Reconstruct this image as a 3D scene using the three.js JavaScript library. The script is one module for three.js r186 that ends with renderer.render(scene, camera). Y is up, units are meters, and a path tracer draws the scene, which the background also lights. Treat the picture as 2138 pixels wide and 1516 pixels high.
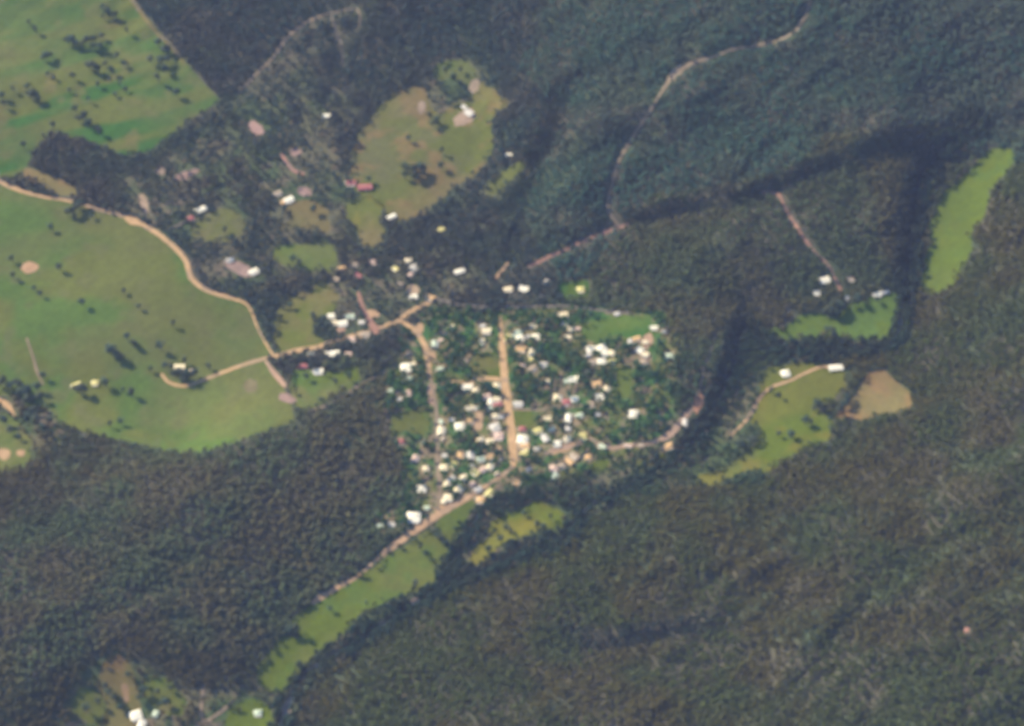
import * as THREE from 'three';
import { Sky } from 'three/addons/objects/Sky.js';
import { mergeGeometries } from 'three/addons/utils/BufferGeometryUtils.js';

// ---------------------------------------------------------------- camera, sky, sun, air, exposure
const scene = new THREE.Scene();
const PW = 2138, PH = 1516;                       // the photograph's own pixels, in which places are measured
const DIST = 5200, DIP = THREE.MathUtils.degToRad(50);
const camera = new THREE.PerspectiveCamera(2 * THREE.MathUtils.radToDeg(Math.atan(PH / 2 / DIST)), PW / PH, 10, 60000);
camera.position.set(0, DIST * Math.sin(DIP), DIST * Math.cos(DIP));
camera.lookAt(0, 0, 0);
camera.focus = 60; camera.userData.fStop = 0.72;   // a long lens that is not quite sharp at infinity
camera.updateMatrixWorld(true); camera.updateProjectionMatrix();

const toSun = new THREE.Vector3(-0.7, 0.6, -0.44).normalize();
const sky = new Sky(); sky.name = 'sky'; sky.scale.setScalar(50000);
sky.userData = { kind: 'structure', label: 'clear pale blue daytime sky over the valley' };
Object.assign(sky.material.uniforms.turbidity, { value: 4 });
Object.assign(sky.material.uniforms.rayleigh, { value: 2 });
Object.assign(sky.material.uniforms.mieCoefficient, { value: 0.005 });
sky.material.uniforms.sunPosition.value.copy(toSun);
scene.add(sky);
scene.environmentIntensity = 0.14;

const sun = new THREE.DirectionalLight(new THREE.Color(1.0, 0.86, 0.66), 4.8);
sun.name = 'sun'; sun.position.copy(toSun).multiplyScalar(4000); sun.target.position.set(0, 0, 0);
sun.castShadow = true; sun.shadow.mapSize.set(2048, 2048);
Object.assign(sun.shadow.camera, { left: -1800, right: 1800, top: 1800, bottom: -1800, near: 100, far: 9000 });
scene.add(sun, sun.target);

scene.fog = new THREE.FogExp2(new THREE.Color(0.55, 0.63, 1.0), 1.5e-5);

const renderer = new THREE.WebGLRenderer({ antialias: true });
renderer.toneMapping = THREE.LinearToneMapping;
renderer.toneMappingExposure = 1.8;
renderer.shadowMap.enabled = true;

// ---------------------------------------------------------------- helpers
function rng(seed) { let s = seed >>> 0; return () => { s = (s + 0x6d2b79f5) | 0; let t = Math.imul(s ^ (s >>> 15), 1 | s); t = (t + Math.imul(t ^ (t >>> 7), 61 | t)) ^ t; return ((t ^ (t >>> 14)) >>> 0) / 4294967296; }; }
function hash(ix, iz, k = 0) { let h = Math.imul(ix, 374761393) + Math.imul(iz, 668265263) + Math.imul(k, 974634777); h = Math.imul(h ^ (h >>> 13), 1274126177); return ((h ^ (h >>> 16)) >>> 0) / 4294967296; }
function vnoise(x, z, k = 0) {
  const ix = Math.floor(x), iz = Math.floor(z), fx = x - ix, fz = z - iz, u = fx * fx * (3 - 2 * fx), v = fz * fz * (3 - 2 * fz);
  const a = hash(ix, iz, k), b = hash(ix + 1, iz, k), c = hash(ix, iz + 1, k), d = hash(ix + 1, iz + 1, k);
  return a + (b - a) * u + (c - a) * v + (a - b - c + d) * u * v;
}
function fbm(x, z, k = 0, n = 4) { let s = 0, a = 0.5, t = 0; for (let i = 0; i < n; i++) { s += a * vnoise(x, z, k + i); t += a; a *= 0.5; x = x * 2.03 + 17.1; z = z * 2.03 - 9.7; } return s / t; }
const clamp = (x, a, b) => Math.min(b, Math.max(a, x)), lerp = (a, b, t) => a + (b - a) * t;
const smooth = (a, b, x) => { const t = clamp((x - a) / (b - a), 0, 1); return t * t * (3 - 2 * t); };
const mix3 = (a, b, t) => [lerp(a[0], b[0], t), lerp(a[1], b[1], t), lerp(a[2], b[2], t)];
const used = new Map();
function numbered(name) { const n = used.get(name) || 0; used.set(name, n + 1); return n ? name + '_' + String(n).padStart(3, '0') : name; }
function tag(o, label, category, group, kind) {
  o.userData.label = label;
  if (category) o.userData.category = category;
  if (group) o.userData.group = group;
  if (kind) o.userData.kind = kind;
  return o;
}

// A sight line through a pixel of the photograph, and where it meets a level plane.
const CP = camera.position.clone(), fwd = new THREE.Vector3().subVectors(new THREE.Vector3(), CP).normalize(), up = new THREE.Vector3(0, Math.cos(DIP), -Math.sin(DIP));
function sight(u, v) { return [(u - PW / 2) / DIST, fwd.y - ((v - PH / 2) / DIST) * up.y, fwd.z - ((v - PH / 2) / DIST) * up.z]; }
function onLevel(u, v, h) { const d = sight(u, v), t = (h - CP.y) / d[1]; return [CP.x + d[0] * t, CP.z + d[2] * t]; }
function pixelOf(x, y, z) {
  const dx = x - CP.x, dy = y - CP.y, dz = z - CP.z, f = dy * fwd.y + dz * fwd.z;
  return [PW / 2 + (dx / f) * DIST, PH / 2 - ((dy * up.y + dz * up.z) / f) * DIST];
}

// ---------------------------------------------------------------- the lie of the land: surveyed heights (pixel, metres)
const SURVEY = [
  // village flat
  [900, 700, 8], [1050, 700, 6], [1250, 700, 8], [1370, 780, 5], [1050, 850, 3], [1250, 900, 2], [890, 880, 5], [1000, 1020, 1], [890, 1050, 2], [1150, 980, 1], [1370, 900, 1],
  // river
  [1010, 1050, -5], [960, 1150, -7], [880, 1250, -8], [740, 1340, -9], [600, 1450, -10], [1200, 1060, -4], [1300, 1010, -4], [1430, 930, -4], [1500, 820, -3], [1550, 680, -2], [1885, 650, 0], [1905, 450, 2],
  // river flats and paddocks on the right
  [800, 1200, -4], [650, 1330, -5], [560, 1400, -6], [1100, 1090, -3], [1650, 850, 4], [1550, 960, 1], [1740, 770, 4], [1600, 800, 1], [1750, 680, 2], [2000, 500, 6], [2070, 350, 9],
  // pastures on the left
  [100, 500, 26], [300, 700, 18], [450, 850, 12], [550, 700, 10], [200, 880, 14], [30, 700, 25], [80, 850, 18], [380, 930, 12],
  [100, 100, 46], [300, 150, 40], [430, 210, 30], [250, 290, 28], [20, 250, 38],
  [600, 450, 20], [700, 600, 12], [850, 560, 14], [900, 300, 30], [800, 380, 22], [1000, 200, 40], [600, 250, 32], [400, 400, 24],
  [500, 60, 62], [750, 20, 78], [900, 60, 66], [1080, 60, 72], [680, 120, 50],
  // gully across the upper right and its shaded bank
  [1110, 560, 10], [1200, 515, 16], [1300, 475, 24], [1450, 442, 34], [1600, 412, 43], [1750, 354, 52], [1890, 304, 56],
  [1290, 410, 34], [1430, 380, 46], [1585, 345, 56], [1750, 290, 66], [1880, 250, 68], [1340, 340, 50], [1500, 290, 66], [1680, 230, 84],
  [1350, 250, 78], [1400, 150, 106], [1560, 100, 118], [1690, 20, 132], [1850, 120, 98], [2020, 160, 66], [2100, 60, 92],
  [1170, 220, 50], [1120, 340, 30], [1080, 450, 16], [1220, 250, 84], [1190, 390, 52], [1090, 210, 54],
  // wooded knob between the gully and the river
  [1330, 520, 30], [1420, 520, 44], [1520, 500, 52], [1660, 455, 52], [1800, 395, 52], [1845, 440, 38], [1855, 540, 20], [1700, 600, 14], [1600, 640, 10], [1450, 600, 32], [1320, 590, 14], [1460, 720, 22], [1440, 810, 8], [1500, 640, 20], [1515, 665, 17], [1488, 745, 17], [1548, 640, 6], [1860, 470, 28], [1862, 400, 34], [1895, 470, 10], [1900, 520, 5], [1905, 380, 18],
  [1935, 330, 22], [2000, 290, 18], [2060, 250, 34],
  [2100, 520, 34], [2138, 420, 44], [2138, 640, 62], [2000, 640, 16],
  // hill at the lower right
  [1950, 690, 12], [1960, 790, 24], [1905, 835, 18], [1800, 885, 14], [1700, 945, 14], [1450, 1025, 12], [1280, 1085, 6], [1180, 1145, 4], [1000, 1210, 2], [900, 1285, 1], [700, 1400, -1], [620, 1490, -4],
  [2100, 900, 84], [2000, 1000, 78], [1800, 1050, 62], [1600, 1120, 54], [1400, 1170, 44], [1200, 1225, 34], [1000, 1300, 24], [800, 1450, 20], [1110, 1310, 30], [1250, 1352, 30], [1480, 1312, 52], [1300, 1450, 64], [1600, 1400, 82], [1900, 1250, 112], [2100, 1150, 122], [2100, 1450, 146], [1800, 1480, 116], [1000, 1500, 48],
  // hill at the lower left
  [80, 1035, 70], [300, 985, 64], [450, 950, 54], [620, 878, 34], [745, 808, 20], [830, 768, 11],
  [750, 900, 16], [800, 1000, 5], [650, 1000, 28], [700, 1120, 10], [500, 1100, 46], [550, 1250, 18], [450, 1350, 24], [300, 1150, 70], [100, 1250, 76], [300, 1350, 40], [90, 1400, 56], [250, 1450, 20], [400, 1490, 10], [520, 1480, -4], [40, 1500, 38], [780, 1100, 2], [620, 1230, 1], [150, 1100, 76], [870, 1105, 1],
];
const knots = SURVEY.map(([u, v, h]) => [...onLevel(u, v, h), h]);
for (let a = 0; a < 20; a++) { const t = (a / 20) * 2 * Math.PI; knots.push([2700 * Math.cos(t), 2500 * Math.sin(t), 80 + 40 * Math.sin(3 * t)]); }
const tps = (() => {                                // thin-plate spline through the survey
  const n = knots.length, N = n + 3, A = Array.from({ length: N }, () => new Float64Array(N + 1)), k2 = (r2) => (r2 > 0 ? 0.5 * r2 * Math.log(r2) : 0), S = 1000;
  for (let i = 0; i < n; i++) {
    for (let j = 0; j < n; j++) { const dx = (knots[i][0] - knots[j][0]) / S, dz = (knots[i][1] - knots[j][1]) / S; A[i][j] = k2(dx * dx + dz * dz); }
    A[i][i] += 0.0006;
    A[i][n] = A[n][i] = 1; A[i][n + 1] = A[n + 1][i] = knots[i][0] / S; A[i][n + 2] = A[n + 2][i] = knots[i][1] / S; A[i][N] = knots[i][2];
  }
  for (let c = 0; c < N; c++) {
    let p = c; for (let r = c + 1; r < N; r++) if (Math.abs(A[r][c]) > Math.abs(A[p][c])) p = r;
    [A[c], A[p]] = [A[p], A[c]];
    for (let r = 0; r < N; r++) if (r !== c) { const f = A[r][c] / A[c][c]; if (f) for (let k = c; k <= N; k++) A[r][k] -= f * A[c][k]; }
  }
  const w = A.map((row, i) => row[N] / row[i]);
  return (x, z) => { let s = w[n] + (w[n + 1] * x) / S + (w[n + 2] * z) / S; for (let i = 0; i < n; i++) { const dx = (x - knots[i][0]) / S, dz = (z - knots[i][1]) / S, r2 = dx * dx + dz * dz; if (r2 > 0) s += w[i] * 0.5 * r2 * Math.log(r2); } return s; };
})();
const STEP = 5, X0 = -1600, X1 = 1600, Z0 = -1500, Z1 = 1250;
function axis(a, b) { const out = []; for (let d = STEP, x = b; x < 16000; d *= 1.35) out.push((x += d)); const back = out.map((x) => a - (x - b)).reverse(), mid = []; for (let x = a; x <= b; x += STEP) mid.push(x); return [...back, ...mid, ...out]; }
const XS = axis(X0, X1), ZS = axis(Z0, Z1), NX = XS.length, NZ = ZS.length, PADX = (NX - ((X1 - X0) / STEP + 1)) / 2, PADZ = (NZ - ((Z1 - Z0) / STEP + 1)) / 2;
function rawHeight(x, z) {
  const r = Math.hypot(x, z * 1.1), inside = 1 - smooth(1900, 2600, r);
  let h = inside > 0 ? tps(clamp(x, -2700, 2700), clamp(z, -2700, 2700)) : 0;
  h = lerp(90 + 60 * (fbm(x / 900, z / 900, 3) - 0.5), h, inside);
  const rough = smooth(16, 60, h);                  // the hills are cut by small gullies
  const a = (x * 0.77 - z * 0.64), b = (x * 0.64 + z * 0.77), warp = 40 * fbm(x / 160, z / 160, 41, 3);
  const calm = smooth(-250, 200, x + z * 0.3) * 0.75 + 0.25;
  h += rough * calm * (15 * (Math.abs(fbm((a + warp) / 240, (b + warp) / 85, 11, 3) - 0.5) * 4 - 0.45) + 9 * (fbm(x / 70, z / 70, 21, 3) - 0.5));
  if (inside > 0.5) for (const b of BANKS) { const d = bankSide(b.line, x, z) + 10 * (fbm(x / 50, z / 50, 35, 2) - 0.5); if (d > 0 && d < b.reach) { const e = Math.min(Math.hypot(x - b.line[0][0], z - b.line[0][1]), Math.hypot(x - b.line.at(-1)[0], z - b.line.at(-1)[1])); h += b.rise * smooth(0, b.wide, d) * (1 - smooth(b.wide * 1.2, b.reach, d)) * smooth(-30, 110, e - Math.max(0, d - 20) * 0.5); } }
  return h + 1.6 * (fbm(x / 90, z / 90, 31, 2) - 0.5);
}
// steep banks on the upper left side of the gullies: line (pixel, metres), rise, width of the bank, reach behind it
const BANKS = [['1270,480,20 1300,474,24 1380,458,30 1450,442,34 1530,426,39 1600,411,43 1680,384,48 1750,354,52 1820,326,55 1890,306,57 1950,300,55', 13, 24, 200], ['1572,640,2 1548,690,0 1525,770,-1 1490,850,-2 1440,925,-2 1385,965,-3', 8, 22, 110], ['1952,330,16 1915,380,10 1898,460,5 1890,540,3 1884,610,1', 8, 24, 120], ['1190,200,52 1160,280,40 1120,350,28 1085,440,16', 16, 40, 160], ['1500,1312,50 1400,1330,44 1300,1350,38 1250,1355,32 1180,1335,28', 12, 26, 120], ['1180,1105,0 1080,1150,0 1000,1195,0', 6, 20, 60]].map(([text, rise, wide, reach]) => ({ line: text.split(' ').map((t) => { const [u, v, y] = t.split(',').map(Number); return onLevel(u, v, y); }), rise, wide, reach }));
function bankSide(line, x, z) {                      // distance from the line, positive on its upper left; Infinity past the ends
  let best = Infinity, out = Infinity;
  for (let i = 0; i + 1 < line.length; i++) {
    let [ax, az] = line[i], [bx, bz] = line[i + 1]; if (bx < ax || (bx - ax < 1 && bz > az)) [ax, az, bx, bz] = [bx, bz, ax, az];
    const ex = bx - ax, ez = bz - az, raw = ((x - ax) * ex + (z - az) * ez) / (ex * ex + ez * ez), t = clamp(raw, 0, 1), d = Math.hypot(x - ax - ex * t, z - az - ez * t);
    if (d < best) { best = d; out = d * Math.sign((x - ax) * ez - (z - az) * ex || 1); }
  }
  return out;
}
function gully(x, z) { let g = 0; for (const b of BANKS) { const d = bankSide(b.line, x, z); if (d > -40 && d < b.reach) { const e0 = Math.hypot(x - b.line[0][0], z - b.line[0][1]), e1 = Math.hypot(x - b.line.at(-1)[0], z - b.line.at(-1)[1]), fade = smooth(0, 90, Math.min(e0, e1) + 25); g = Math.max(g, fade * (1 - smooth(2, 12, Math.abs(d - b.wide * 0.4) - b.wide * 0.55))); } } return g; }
const HT = new Float32Array(NX * NZ);
for (let j = 0; j < NZ; j++) for (let i = 0; i < NX; i++) HT[j * NX + i] = rawHeight(XS[i], ZS[j]);
function cell(arr, pad, a, n, x) { let i = Math.floor((x - a) / STEP) + pad; if (i < pad || i >= n - pad - 1) { let lo = 0, hi = n - 1; while (hi - lo > 1) { const m = (lo + hi) >> 1; if (arr[m] <= x) lo = m; else hi = m; } i = lo; } return clamp(i, 0, n - 2); }
function H(x, z) {
  const i = cell(XS, PADX, X0, NX, x), j = cell(ZS, PADZ, Z0, NZ, z), fx = clamp((x - XS[i]) / (XS[i + 1] - XS[i]), 0, 1), fz = clamp((z - ZS[j]) / (ZS[j + 1] - ZS[j]), 0, 1);
  const a = HT[j * NX + i], b = HT[j * NX + i + 1], c = HT[(j + 1) * NX + i], d = HT[(j + 1) * NX + i + 1];
  return fx + fz <= 1 ? a + (b - a) * fx + (c - a) * fz : d + (c - d) * (1 - fx) + (b - d) * (1 - fz);
}
function ground(u, v) { let h = 5, p; for (let k = 0; k < 14; k++) { p = onLevel(u, v, h); h = lerp(h, H(p[0], p[1]), 0.8); } return [p[0], h, p[1]]; }
const path = (text) => text.trim().split(/\s+/).map((s) => s.split(',').map(Number));
const onGround = (pts) => pts.map(([u, v]) => { const p = ground(u, v); return [p[0], p[2]]; });
function rounded(pts, closed, per = 6) { const c = new THREE.CatmullRomCurve3(pts.map((p) => new THREE.Vector3(p[0], 0, p[1])), closed, 'centripetal'); return c.getPoints(pts.length * per).map((p) => [p.x, p.z]); }
function toPolygon(pts) { return (x, z) => { let d = Infinity, s = 1; for (let i = 0, j = pts.length - 1; i < pts.length; j = i++) { const ex = pts[j][0] - pts[i][0], ez = pts[j][1] - pts[i][1], wx = x - pts[i][0], wz = z - pts[i][1], t = clamp((wx * ex + wz * ez) / (ex * ex + ez * ez || 1), 0, 1), bx = wx - ex * t, bz = wz - ez * t; d = Math.min(d, bx * bx + bz * bz); const c1 = z >= pts[i][1], c2 = z < pts[j][1], c3 = ex * wz > ez * wx; if ((c1 && c2 && c3) || (!c1 && !c2 && !c3)) s = -s; } return s * Math.sqrt(d); }; }
function toLine(pts, half) { return (x, z) => { let best = Infinity; for (let i = 0; i + 1 < pts.length; i++) { const ex = pts[i + 1][0] - pts[i][0], ez = pts[i + 1][1] - pts[i][1], t = clamp(((x - pts[i][0]) * ex + (z - pts[i][1]) * ez) / (ex * ex + ez * ez || 1), 0, 1), w = half[i] + (half[i + 1] - half[i]) * t; best = Math.min(best, Math.hypot(x - pts[i][0] - ex * t, z - pts[i][1] - ez * t) - w); } return best; }; }
function bounds(pts, m) { let a = Infinity, b = -Infinity, c = Infinity, d = -Infinity; for (const [x, z] of pts) { a = Math.min(a, x); b = Math.max(b, x); c = Math.min(c, z); d = Math.max(d, z); } return [Math.max(X0 + 1, a - m), Math.min(X1 - 1, b + m), Math.max(Z0 + 1, c - m), Math.min(Z1 - 1, d + m)]; }

// The river bed is cut before anything is laid on the land.
const RIVER = rounded(onGround(path('2040,255 1985,300 1930,350 1905,450 1895,560 1884,640 1862,712 1790,728 1700,736 1600,722 1552,690 1528,770 1490,850 1440,930 1380,970 1300,1018 1232,1056 1194,1092 1168,1130 1105,1152 1045,1172 985,1200 928,1222 870,1258 800,1300 740,1342 690,1368 640,1405 608,1450 590,1500 575,1560')), false, 5);
const riverHalf = RIVER.map((p, i) => (i / RIVER.length > 0.6 ? 6.5 : 4.5));
const CREEK = rounded(onGround(path('1110,1040 1045,1038 1006,1062 982,1105 957,1152 936,1190 915,1226')), false, 5), creekHalf = CREEK.map((p, i) => 3 + 3 * (i / CREEK.length));
const riverMain = toLine(RIVER, riverHalf), creekAt = toLine(CREEK, creekHalf), riverAt = (x, z) => Math.min(riverMain(x, z), creekAt(x, z));
{ const [a, b, c, d] = bounds(RIVER, 40);
  for (let j = PADZ; j < NZ - PADZ; j++) for (let i = PADX; i < NX - PADX; i++) if (XS[i] > a && XS[i] < b && ZS[j] > c && ZS[j] < d) HT[j * NX + i] -= 3.2 * (1 - smooth(-2, 9, riverAt(XS[i], ZS[j]))); }
function normalAt(x, z) { const e = 6, nx = H(x - e, z) - H(x + e, z), nz = H(x, z - e) - H(x, z + e), l = Math.hypot(nx, 2 * e, nz); return [nx / l, (2 * e) / l, nz / l]; }

// A sheet laid on the land wherever inside(x, z) < 0; it follows the land's own triangles.
function drape(inside, [xa, xb, za, zb], lift, sub, paint) {
  const pos = [], nor = [], uv = [], col = [], i0 = cell(XS, PADX, X0, NX, xa), i1 = cell(XS, PADX, X0, NX, xb), j0 = cell(ZS, PADZ, Z0, NZ, za), j1 = cell(ZS, PADZ, Z0, NZ, zb);
  const w = (i1 - i0 + 1) * sub + 1, hgt = (j1 - j0 + 1) * sub + 1, s = STEP / sub, ox = XS[i0], oz = ZS[j0], D = new Float32Array(w * hgt);
  for (let j = 0; j < hgt; j++) for (let i = 0; i < w; i++) D[j * w + i] = inside(ox + i * s, oz + j * s);
  const put = ([x, z]) => { pos.push(x, H(x, z) + lift, z); nor.push(...normalAt(x, z)); uv.push(x / 64, -z / 64); col.push(...paint(x, z)); };
  const tri = (q) => {
    const out = [];
    for (let k = 0; k < 3; k++) { const a = q[k], b = q[(k + 1) % 3]; if (a[2] < 0) out.push(a); if (a[2] < 0 !== b[2] < 0) { const t = a[2] / (a[2] - b[2]); out.push([a[0] + (b[0] - a[0]) * t, a[1] + (b[1] - a[1]) * t, 0]); } }
    for (let k = 1; k + 1 < out.length; k++) { put(out[0]); put(out[k]); put(out[k + 1]); }
  };
  for (let j = 0; j + 1 < hgt; j++) for (let i = 0; i + 1 < w; i++) {
    const P = (di, dj) => [ox + (i + di) * s, oz + (j + dj) * s, D[(j + dj) * w + i + di]];
    const a = P(0, 0), b = P(1, 0), c = P(0, 1), d = P(1, 1);
    if (a[2] >= 0 && b[2] >= 0 && c[2] >= 0 && d[2] >= 0) continue;
    tri([a, c, b]); tri([b, c, d]);
  }
  const g = new THREE.BufferGeometry();
  g.setAttribute('position', new THREE.Float32BufferAttribute(pos, 3)); g.setAttribute('normal', new THREE.Float32BufferAttribute(nor, 3));
  g.setAttribute('uv', new THREE.Float32BufferAttribute(uv, 2)); g.setAttribute('color', new THREE.Float32BufferAttribute(col, 3));
  return g;
}

// ---------------------------------------------------------------- materials
function grain(size, k, lo, hi, cells) {            // mottled grey, seamless, multiplied over a colour
  const data = new Uint8Array(size * size * 4), n = (x, y, c, q) => { const wrap = (t) => ((t % c) + c) % c, ix = Math.floor(x), iy = Math.floor(y), fx = x - ix, fy = y - iy, u = fx * fx * (3 - 2 * fx), v = fy * fy * (3 - 2 * fy), h = (a, b) => hash(wrap(a), wrap(b), q); return lerp(lerp(h(ix, iy), h(ix + 1, iy), u), lerp(h(ix, iy + 1), h(ix + 1, iy + 1), u), v); };
  for (let y = 0; y < size; y++) for (let x = 0; x < size; x++) {
    let s = 0, a = 0.5, t = 0; for (let o = 0, c = cells; o < 4; o++, c *= 2) { s += a * n((x / size) * c, (y / size) * c, c, k + o); t += a; a *= 0.7; }
    const g = Math.round(255 * clamp(lerp(lo, hi, smooth(0.2, 0.8, s / t)), 0, 1)), i = (y * size + x) * 4; data[i] = data[i + 1] = data[i + 2] = g; data[i + 3] = 255;
  }
  const t = new THREE.DataTexture(data, size, size); t.wrapS = t.wrapT = THREE.RepeatWrapping; t.magFilter = THREE.LinearFilter; t.needsUpdate = true; return t;
}
const tuft = grain(512, 5, 0.84, 1.0, 9), grit = grain(256, 15, 0.8, 1.0, 5);
const std = (o) => new THREE.MeshStandardMaterial(o), matt = (o) => new THREE.MeshPhysicalMaterial({ specularIntensity: 0.12, ...o });
const M = {
  land: matt({ name: 'leaf litter and rough grass', vertexColors: true, map: tuft, roughness: 1 }),
  grass: matt({ name: 'pasture grass', vertexColors: true, map: tuft, roughness: 1 }),
  earth: matt({ name: 'bare sandy earth', vertexColors: true, map: grit, roughness: 0.95 }),
  water: new THREE.MeshPhysicalMaterial({ name: 'river water', color: new THREE.Color().setRGB(0.02, 0.026, 0.024), roughness: 0.12 }),
  bark: std({ name: 'grey bark', color: new THREE.Color().setRGB(0.17, 0.145, 0.115), roughness: 0.95 }),
};

// ---------------------------------------------------------------- tree cover: 1 is closed forest, 0 is open ground
const MX = (X1 - X0) / STEP + 1, MZ = (Z1 - Z0) / STEP + 1, cover = new Float32Array(MX * MZ).fill(1), grassy = new Float32Array(MX * MZ), tint = new Float32Array(MX * MZ * 4);
function coverAt(x, z, f = cover) { const i = Math.round((x - X0) / STEP), j = Math.round((z - Z0) / STEP); return i < 0 || j < 0 || i >= MX || j >= MZ ? (f === cover ? 1 : 0) : f[j * MX + i]; }
function each([xa, xb, za, zb], f) { for (let j = Math.max(0, Math.floor((za - Z0) / STEP)); j <= Math.min(MZ - 1, Math.ceil((zb - Z0) / STEP)); j++) for (let i = Math.max(0, Math.floor((xa - X0) / STEP)); i <= Math.min(MX - 1, Math.ceil((xb - X0) / STEP)); i++) f(j * MX + i, X0 + i * STEP, Z0 + j * STEP); }
// thinner woodland and rough grass between the trees
for (const [dens, grassAmount, text] of [
  [1.05, 0.6, '255,345 330,330 460,225 520,200 740,235 740,330 730,400 715,500 800,540 880,520 960,540 1000,590 920,630 860,640 800,690 740,720 700,650 640,590 560,605 520,625 440,590 390,510 330,480 270,440'],
  [0.5, 0.9, '110,1516 150,1440 240,1350 300,1400 380,1430 430,1440 560,1440 620,1560 100,1600'],
  [0.42, 0.9, '-60,800 60,770 105,830 140,900 60,965 -60,980'],
  [0.62, 0.7, '1240,985 1330,945 1420,905 1450,880 1440,935 1390,965 1310,1012 1210,1050 1100,1060 990,1070 960,1180 1010,1175 1090,1125 1180,1110 1260,1040'],
  [0.55, 0.8, '1480,880 1560,780 1620,760 1600,830 1560,900 1530,950 1450,1005 1340,1020 1400,970'],
  [1.1, 0.2, '480,210 600,90 700,20 760,10 740,120 720,230 600,220'],
  [0.6, 0.7, '890,160 930,120 980,125 1010,160 980,215 890,235'],
  [0.5, 0.8, '1000,400 1060,350 1100,335 1070,380 1030,420'],
]) {
  const pts = rounded(onGround(path(text)), true, 4), f = toPolygon(pts);
  each(bounds(pts, 30), (k, x, z) => { const t = 1 - smooth(-18, 18, f(x, z) + 30 * (fbm(x / 60, z / 60, 71, 3) - 0.5)); if (t > 0) { const patch = smooth(0.42, 0.6, fbm(x / 62, z / 62, 77, 2)); cover[k] = Math.min(cover[k], lerp(1, dens * (0.42 + 0.7 * patch), t)); grassy[k] = Math.max(grassy[k], t * grassAmount); } });
}

// ---------------------------------------------------------------- pastures, lawns and cleared paddocks
const GREEN = [0.078, 0.124, 0.02], OLIVE = [0.11, 0.12, 0.022], LIME = [0.092, 0.12, 0.01], STRAW = [0.16, 0.128, 0.044], TAN = [0.21, 0.125, 0.05], RICH = [0.042, 0.108, 0.016], GOLD = [0.16, 0.13, 0.016], DULL = [0.12, 0.116, 0.04];
const FIELDS = [];
function field(name, label, [c1, c2, c3], text, { sharp = false, streak = false, grow = 3 } = {}) {
  let pts = onGround(path(text)); if (!sharp) pts = rounded(pts, true, 5);
  const f0 = toPolygon(pts), f = (x, z) => f0(x, z) - grow + (sharp ? 4 : 15) * (fbm(x / 22, z / 22, 81, 2) - 0.5), box = bounds(pts, 14), k = FIELDS.length * 7;
  each(box, (i, x, z) => { const d = f(x, z); if (d < 0) { cover[i] = d > -16 && !sharp ? 0.16 * smooth(-16, 0, d) * smooth(0.4, 0.6, fbm(x / 30, z / 30, 85, 2)) * 2 : 0; grassy[i] = 1; } else if (d < 5) cover[i] *= 0.75; });
  FIELDS.push({ name, label, f, box, paint: (x, z) => {
    let a = streak ? fbm((x * 0.35 + z * 0.93) / 42, (x * 0.93 - z * 0.35) / 210, 91 + k, 3) : fbm(x / 110, z / 110, 91 + k, 4), b = fbm(x / 34, z / 34, 95 + k, 3);
    let c = mix3(c1, c2, smooth(0.38, 0.62, a)); c = mix3(c, c3, smooth(0.54, 0.72, b) * 0.6); c = mix3(c, mix3(c1, c3, 0.5), smooth(0.45, 0.65, fbm((x + z * 0.4) / 260, z / 120, 90 + k, 3)) * 0.6); const s = (0.84 + 0.32 * fbm(x / 11, z / 11, 99 + k, 3)) * (0.82 + 0.36 * fbm(x / 190, z / 150, 89 + k, 3)); return [c[0] * s, c[1] * s, c[2] * s]; } });
}
field('pasture', 'green pasture with yellow bands and many scattered trees at upper left', [RICH, OLIVE, STRAW], '-120,-80 225,-80 270,0 355,98 456,210 400,246 350,285 312,312 270,322 240,316 200,296 150,284 112,272 86,294 66,322 52,350 30,372 -120,350', { sharp: true, streak: true });
field('pasture', 'wide olive green pasture on the left, edged by the winding dirt road', [OLIVE, GREEN, DULL], '-120,370 0,388 45,405 90,417 150,424 205,446 265,458 300,480 336,500 382,545 396,585 428,610 468,624 505,634 520,648 536,690 560,735 552,755 572,790 592,815 606,850 612,880 530,906 480,925 420,946 380,946 300,928 190,905 130,885 108,855 60,850 40,820 -120,830', { sharp: true });
field('pasture', 'scrubby yellow green grass with bare spots at the left edge', [OLIVE, STRAW, GREEN], '-90,868 20,872 48,900 62,950 40,975 -90,985');
field('grass_strip', 'pale dry grass strip beside the oval wood on the left', [STRAW, TAN, OLIVE], '50,352 82,360 125,380 165,400 150,408 100,392 62,372');
field('pasture', 'round dull olive paddock with a house near its upper right edge', [DULL, OLIVE, TAN], '735,338 745,292 772,252 800,216 840,190 878,184 892,200 900,226 922,236 960,218 988,206 1000,168 1030,192 1056,222 1032,232 1024,270 1026,310 1002,350 970,376 932,402 900,432 862,456 832,460 806,440 772,412 742,392');
field('pasture', 'small straw coloured paddock below the round paddock', [STRAW, OLIVE, GOLD], '724,425 770,415 802,430 790,462 802,490 782,516 760,512 744,472 726,450');
field('pasture', 'olive paddock with a dark tree clump inside the woodland on the left', [DULL, OLIVE, GREEN], '572,522 640,510 695,516 700,560 662,566 620,560 584,545');
field('pasture', 'olive yellow paddock with rounded top above the dirt road junction', [OLIVE, STRAW, LIME], '574,684 592,634 640,606 686,597 702,622 692,654 664,664 652,690 668,718 592,734 572,716');
field('clearing', 'tan clearing among woods left of the tree lined drive', [TAN, STRAW, DULL], '603,432 650,420 675,432 682,484 650,472 588,482 608,455');
field('clearing', 'dull grassy clearing below the long white shed', [DULL, STRAW, OLIVE], '400,490 432,452 470,440 505,450 506,485 480,500 450,505 420,498');
field('pasture', 'rough green paddock below the large white roof near the junction', [GREEN, LIME, STRAW], '622,772 680,782 744,770 742,800 692,822 645,850 612,842');
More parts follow.
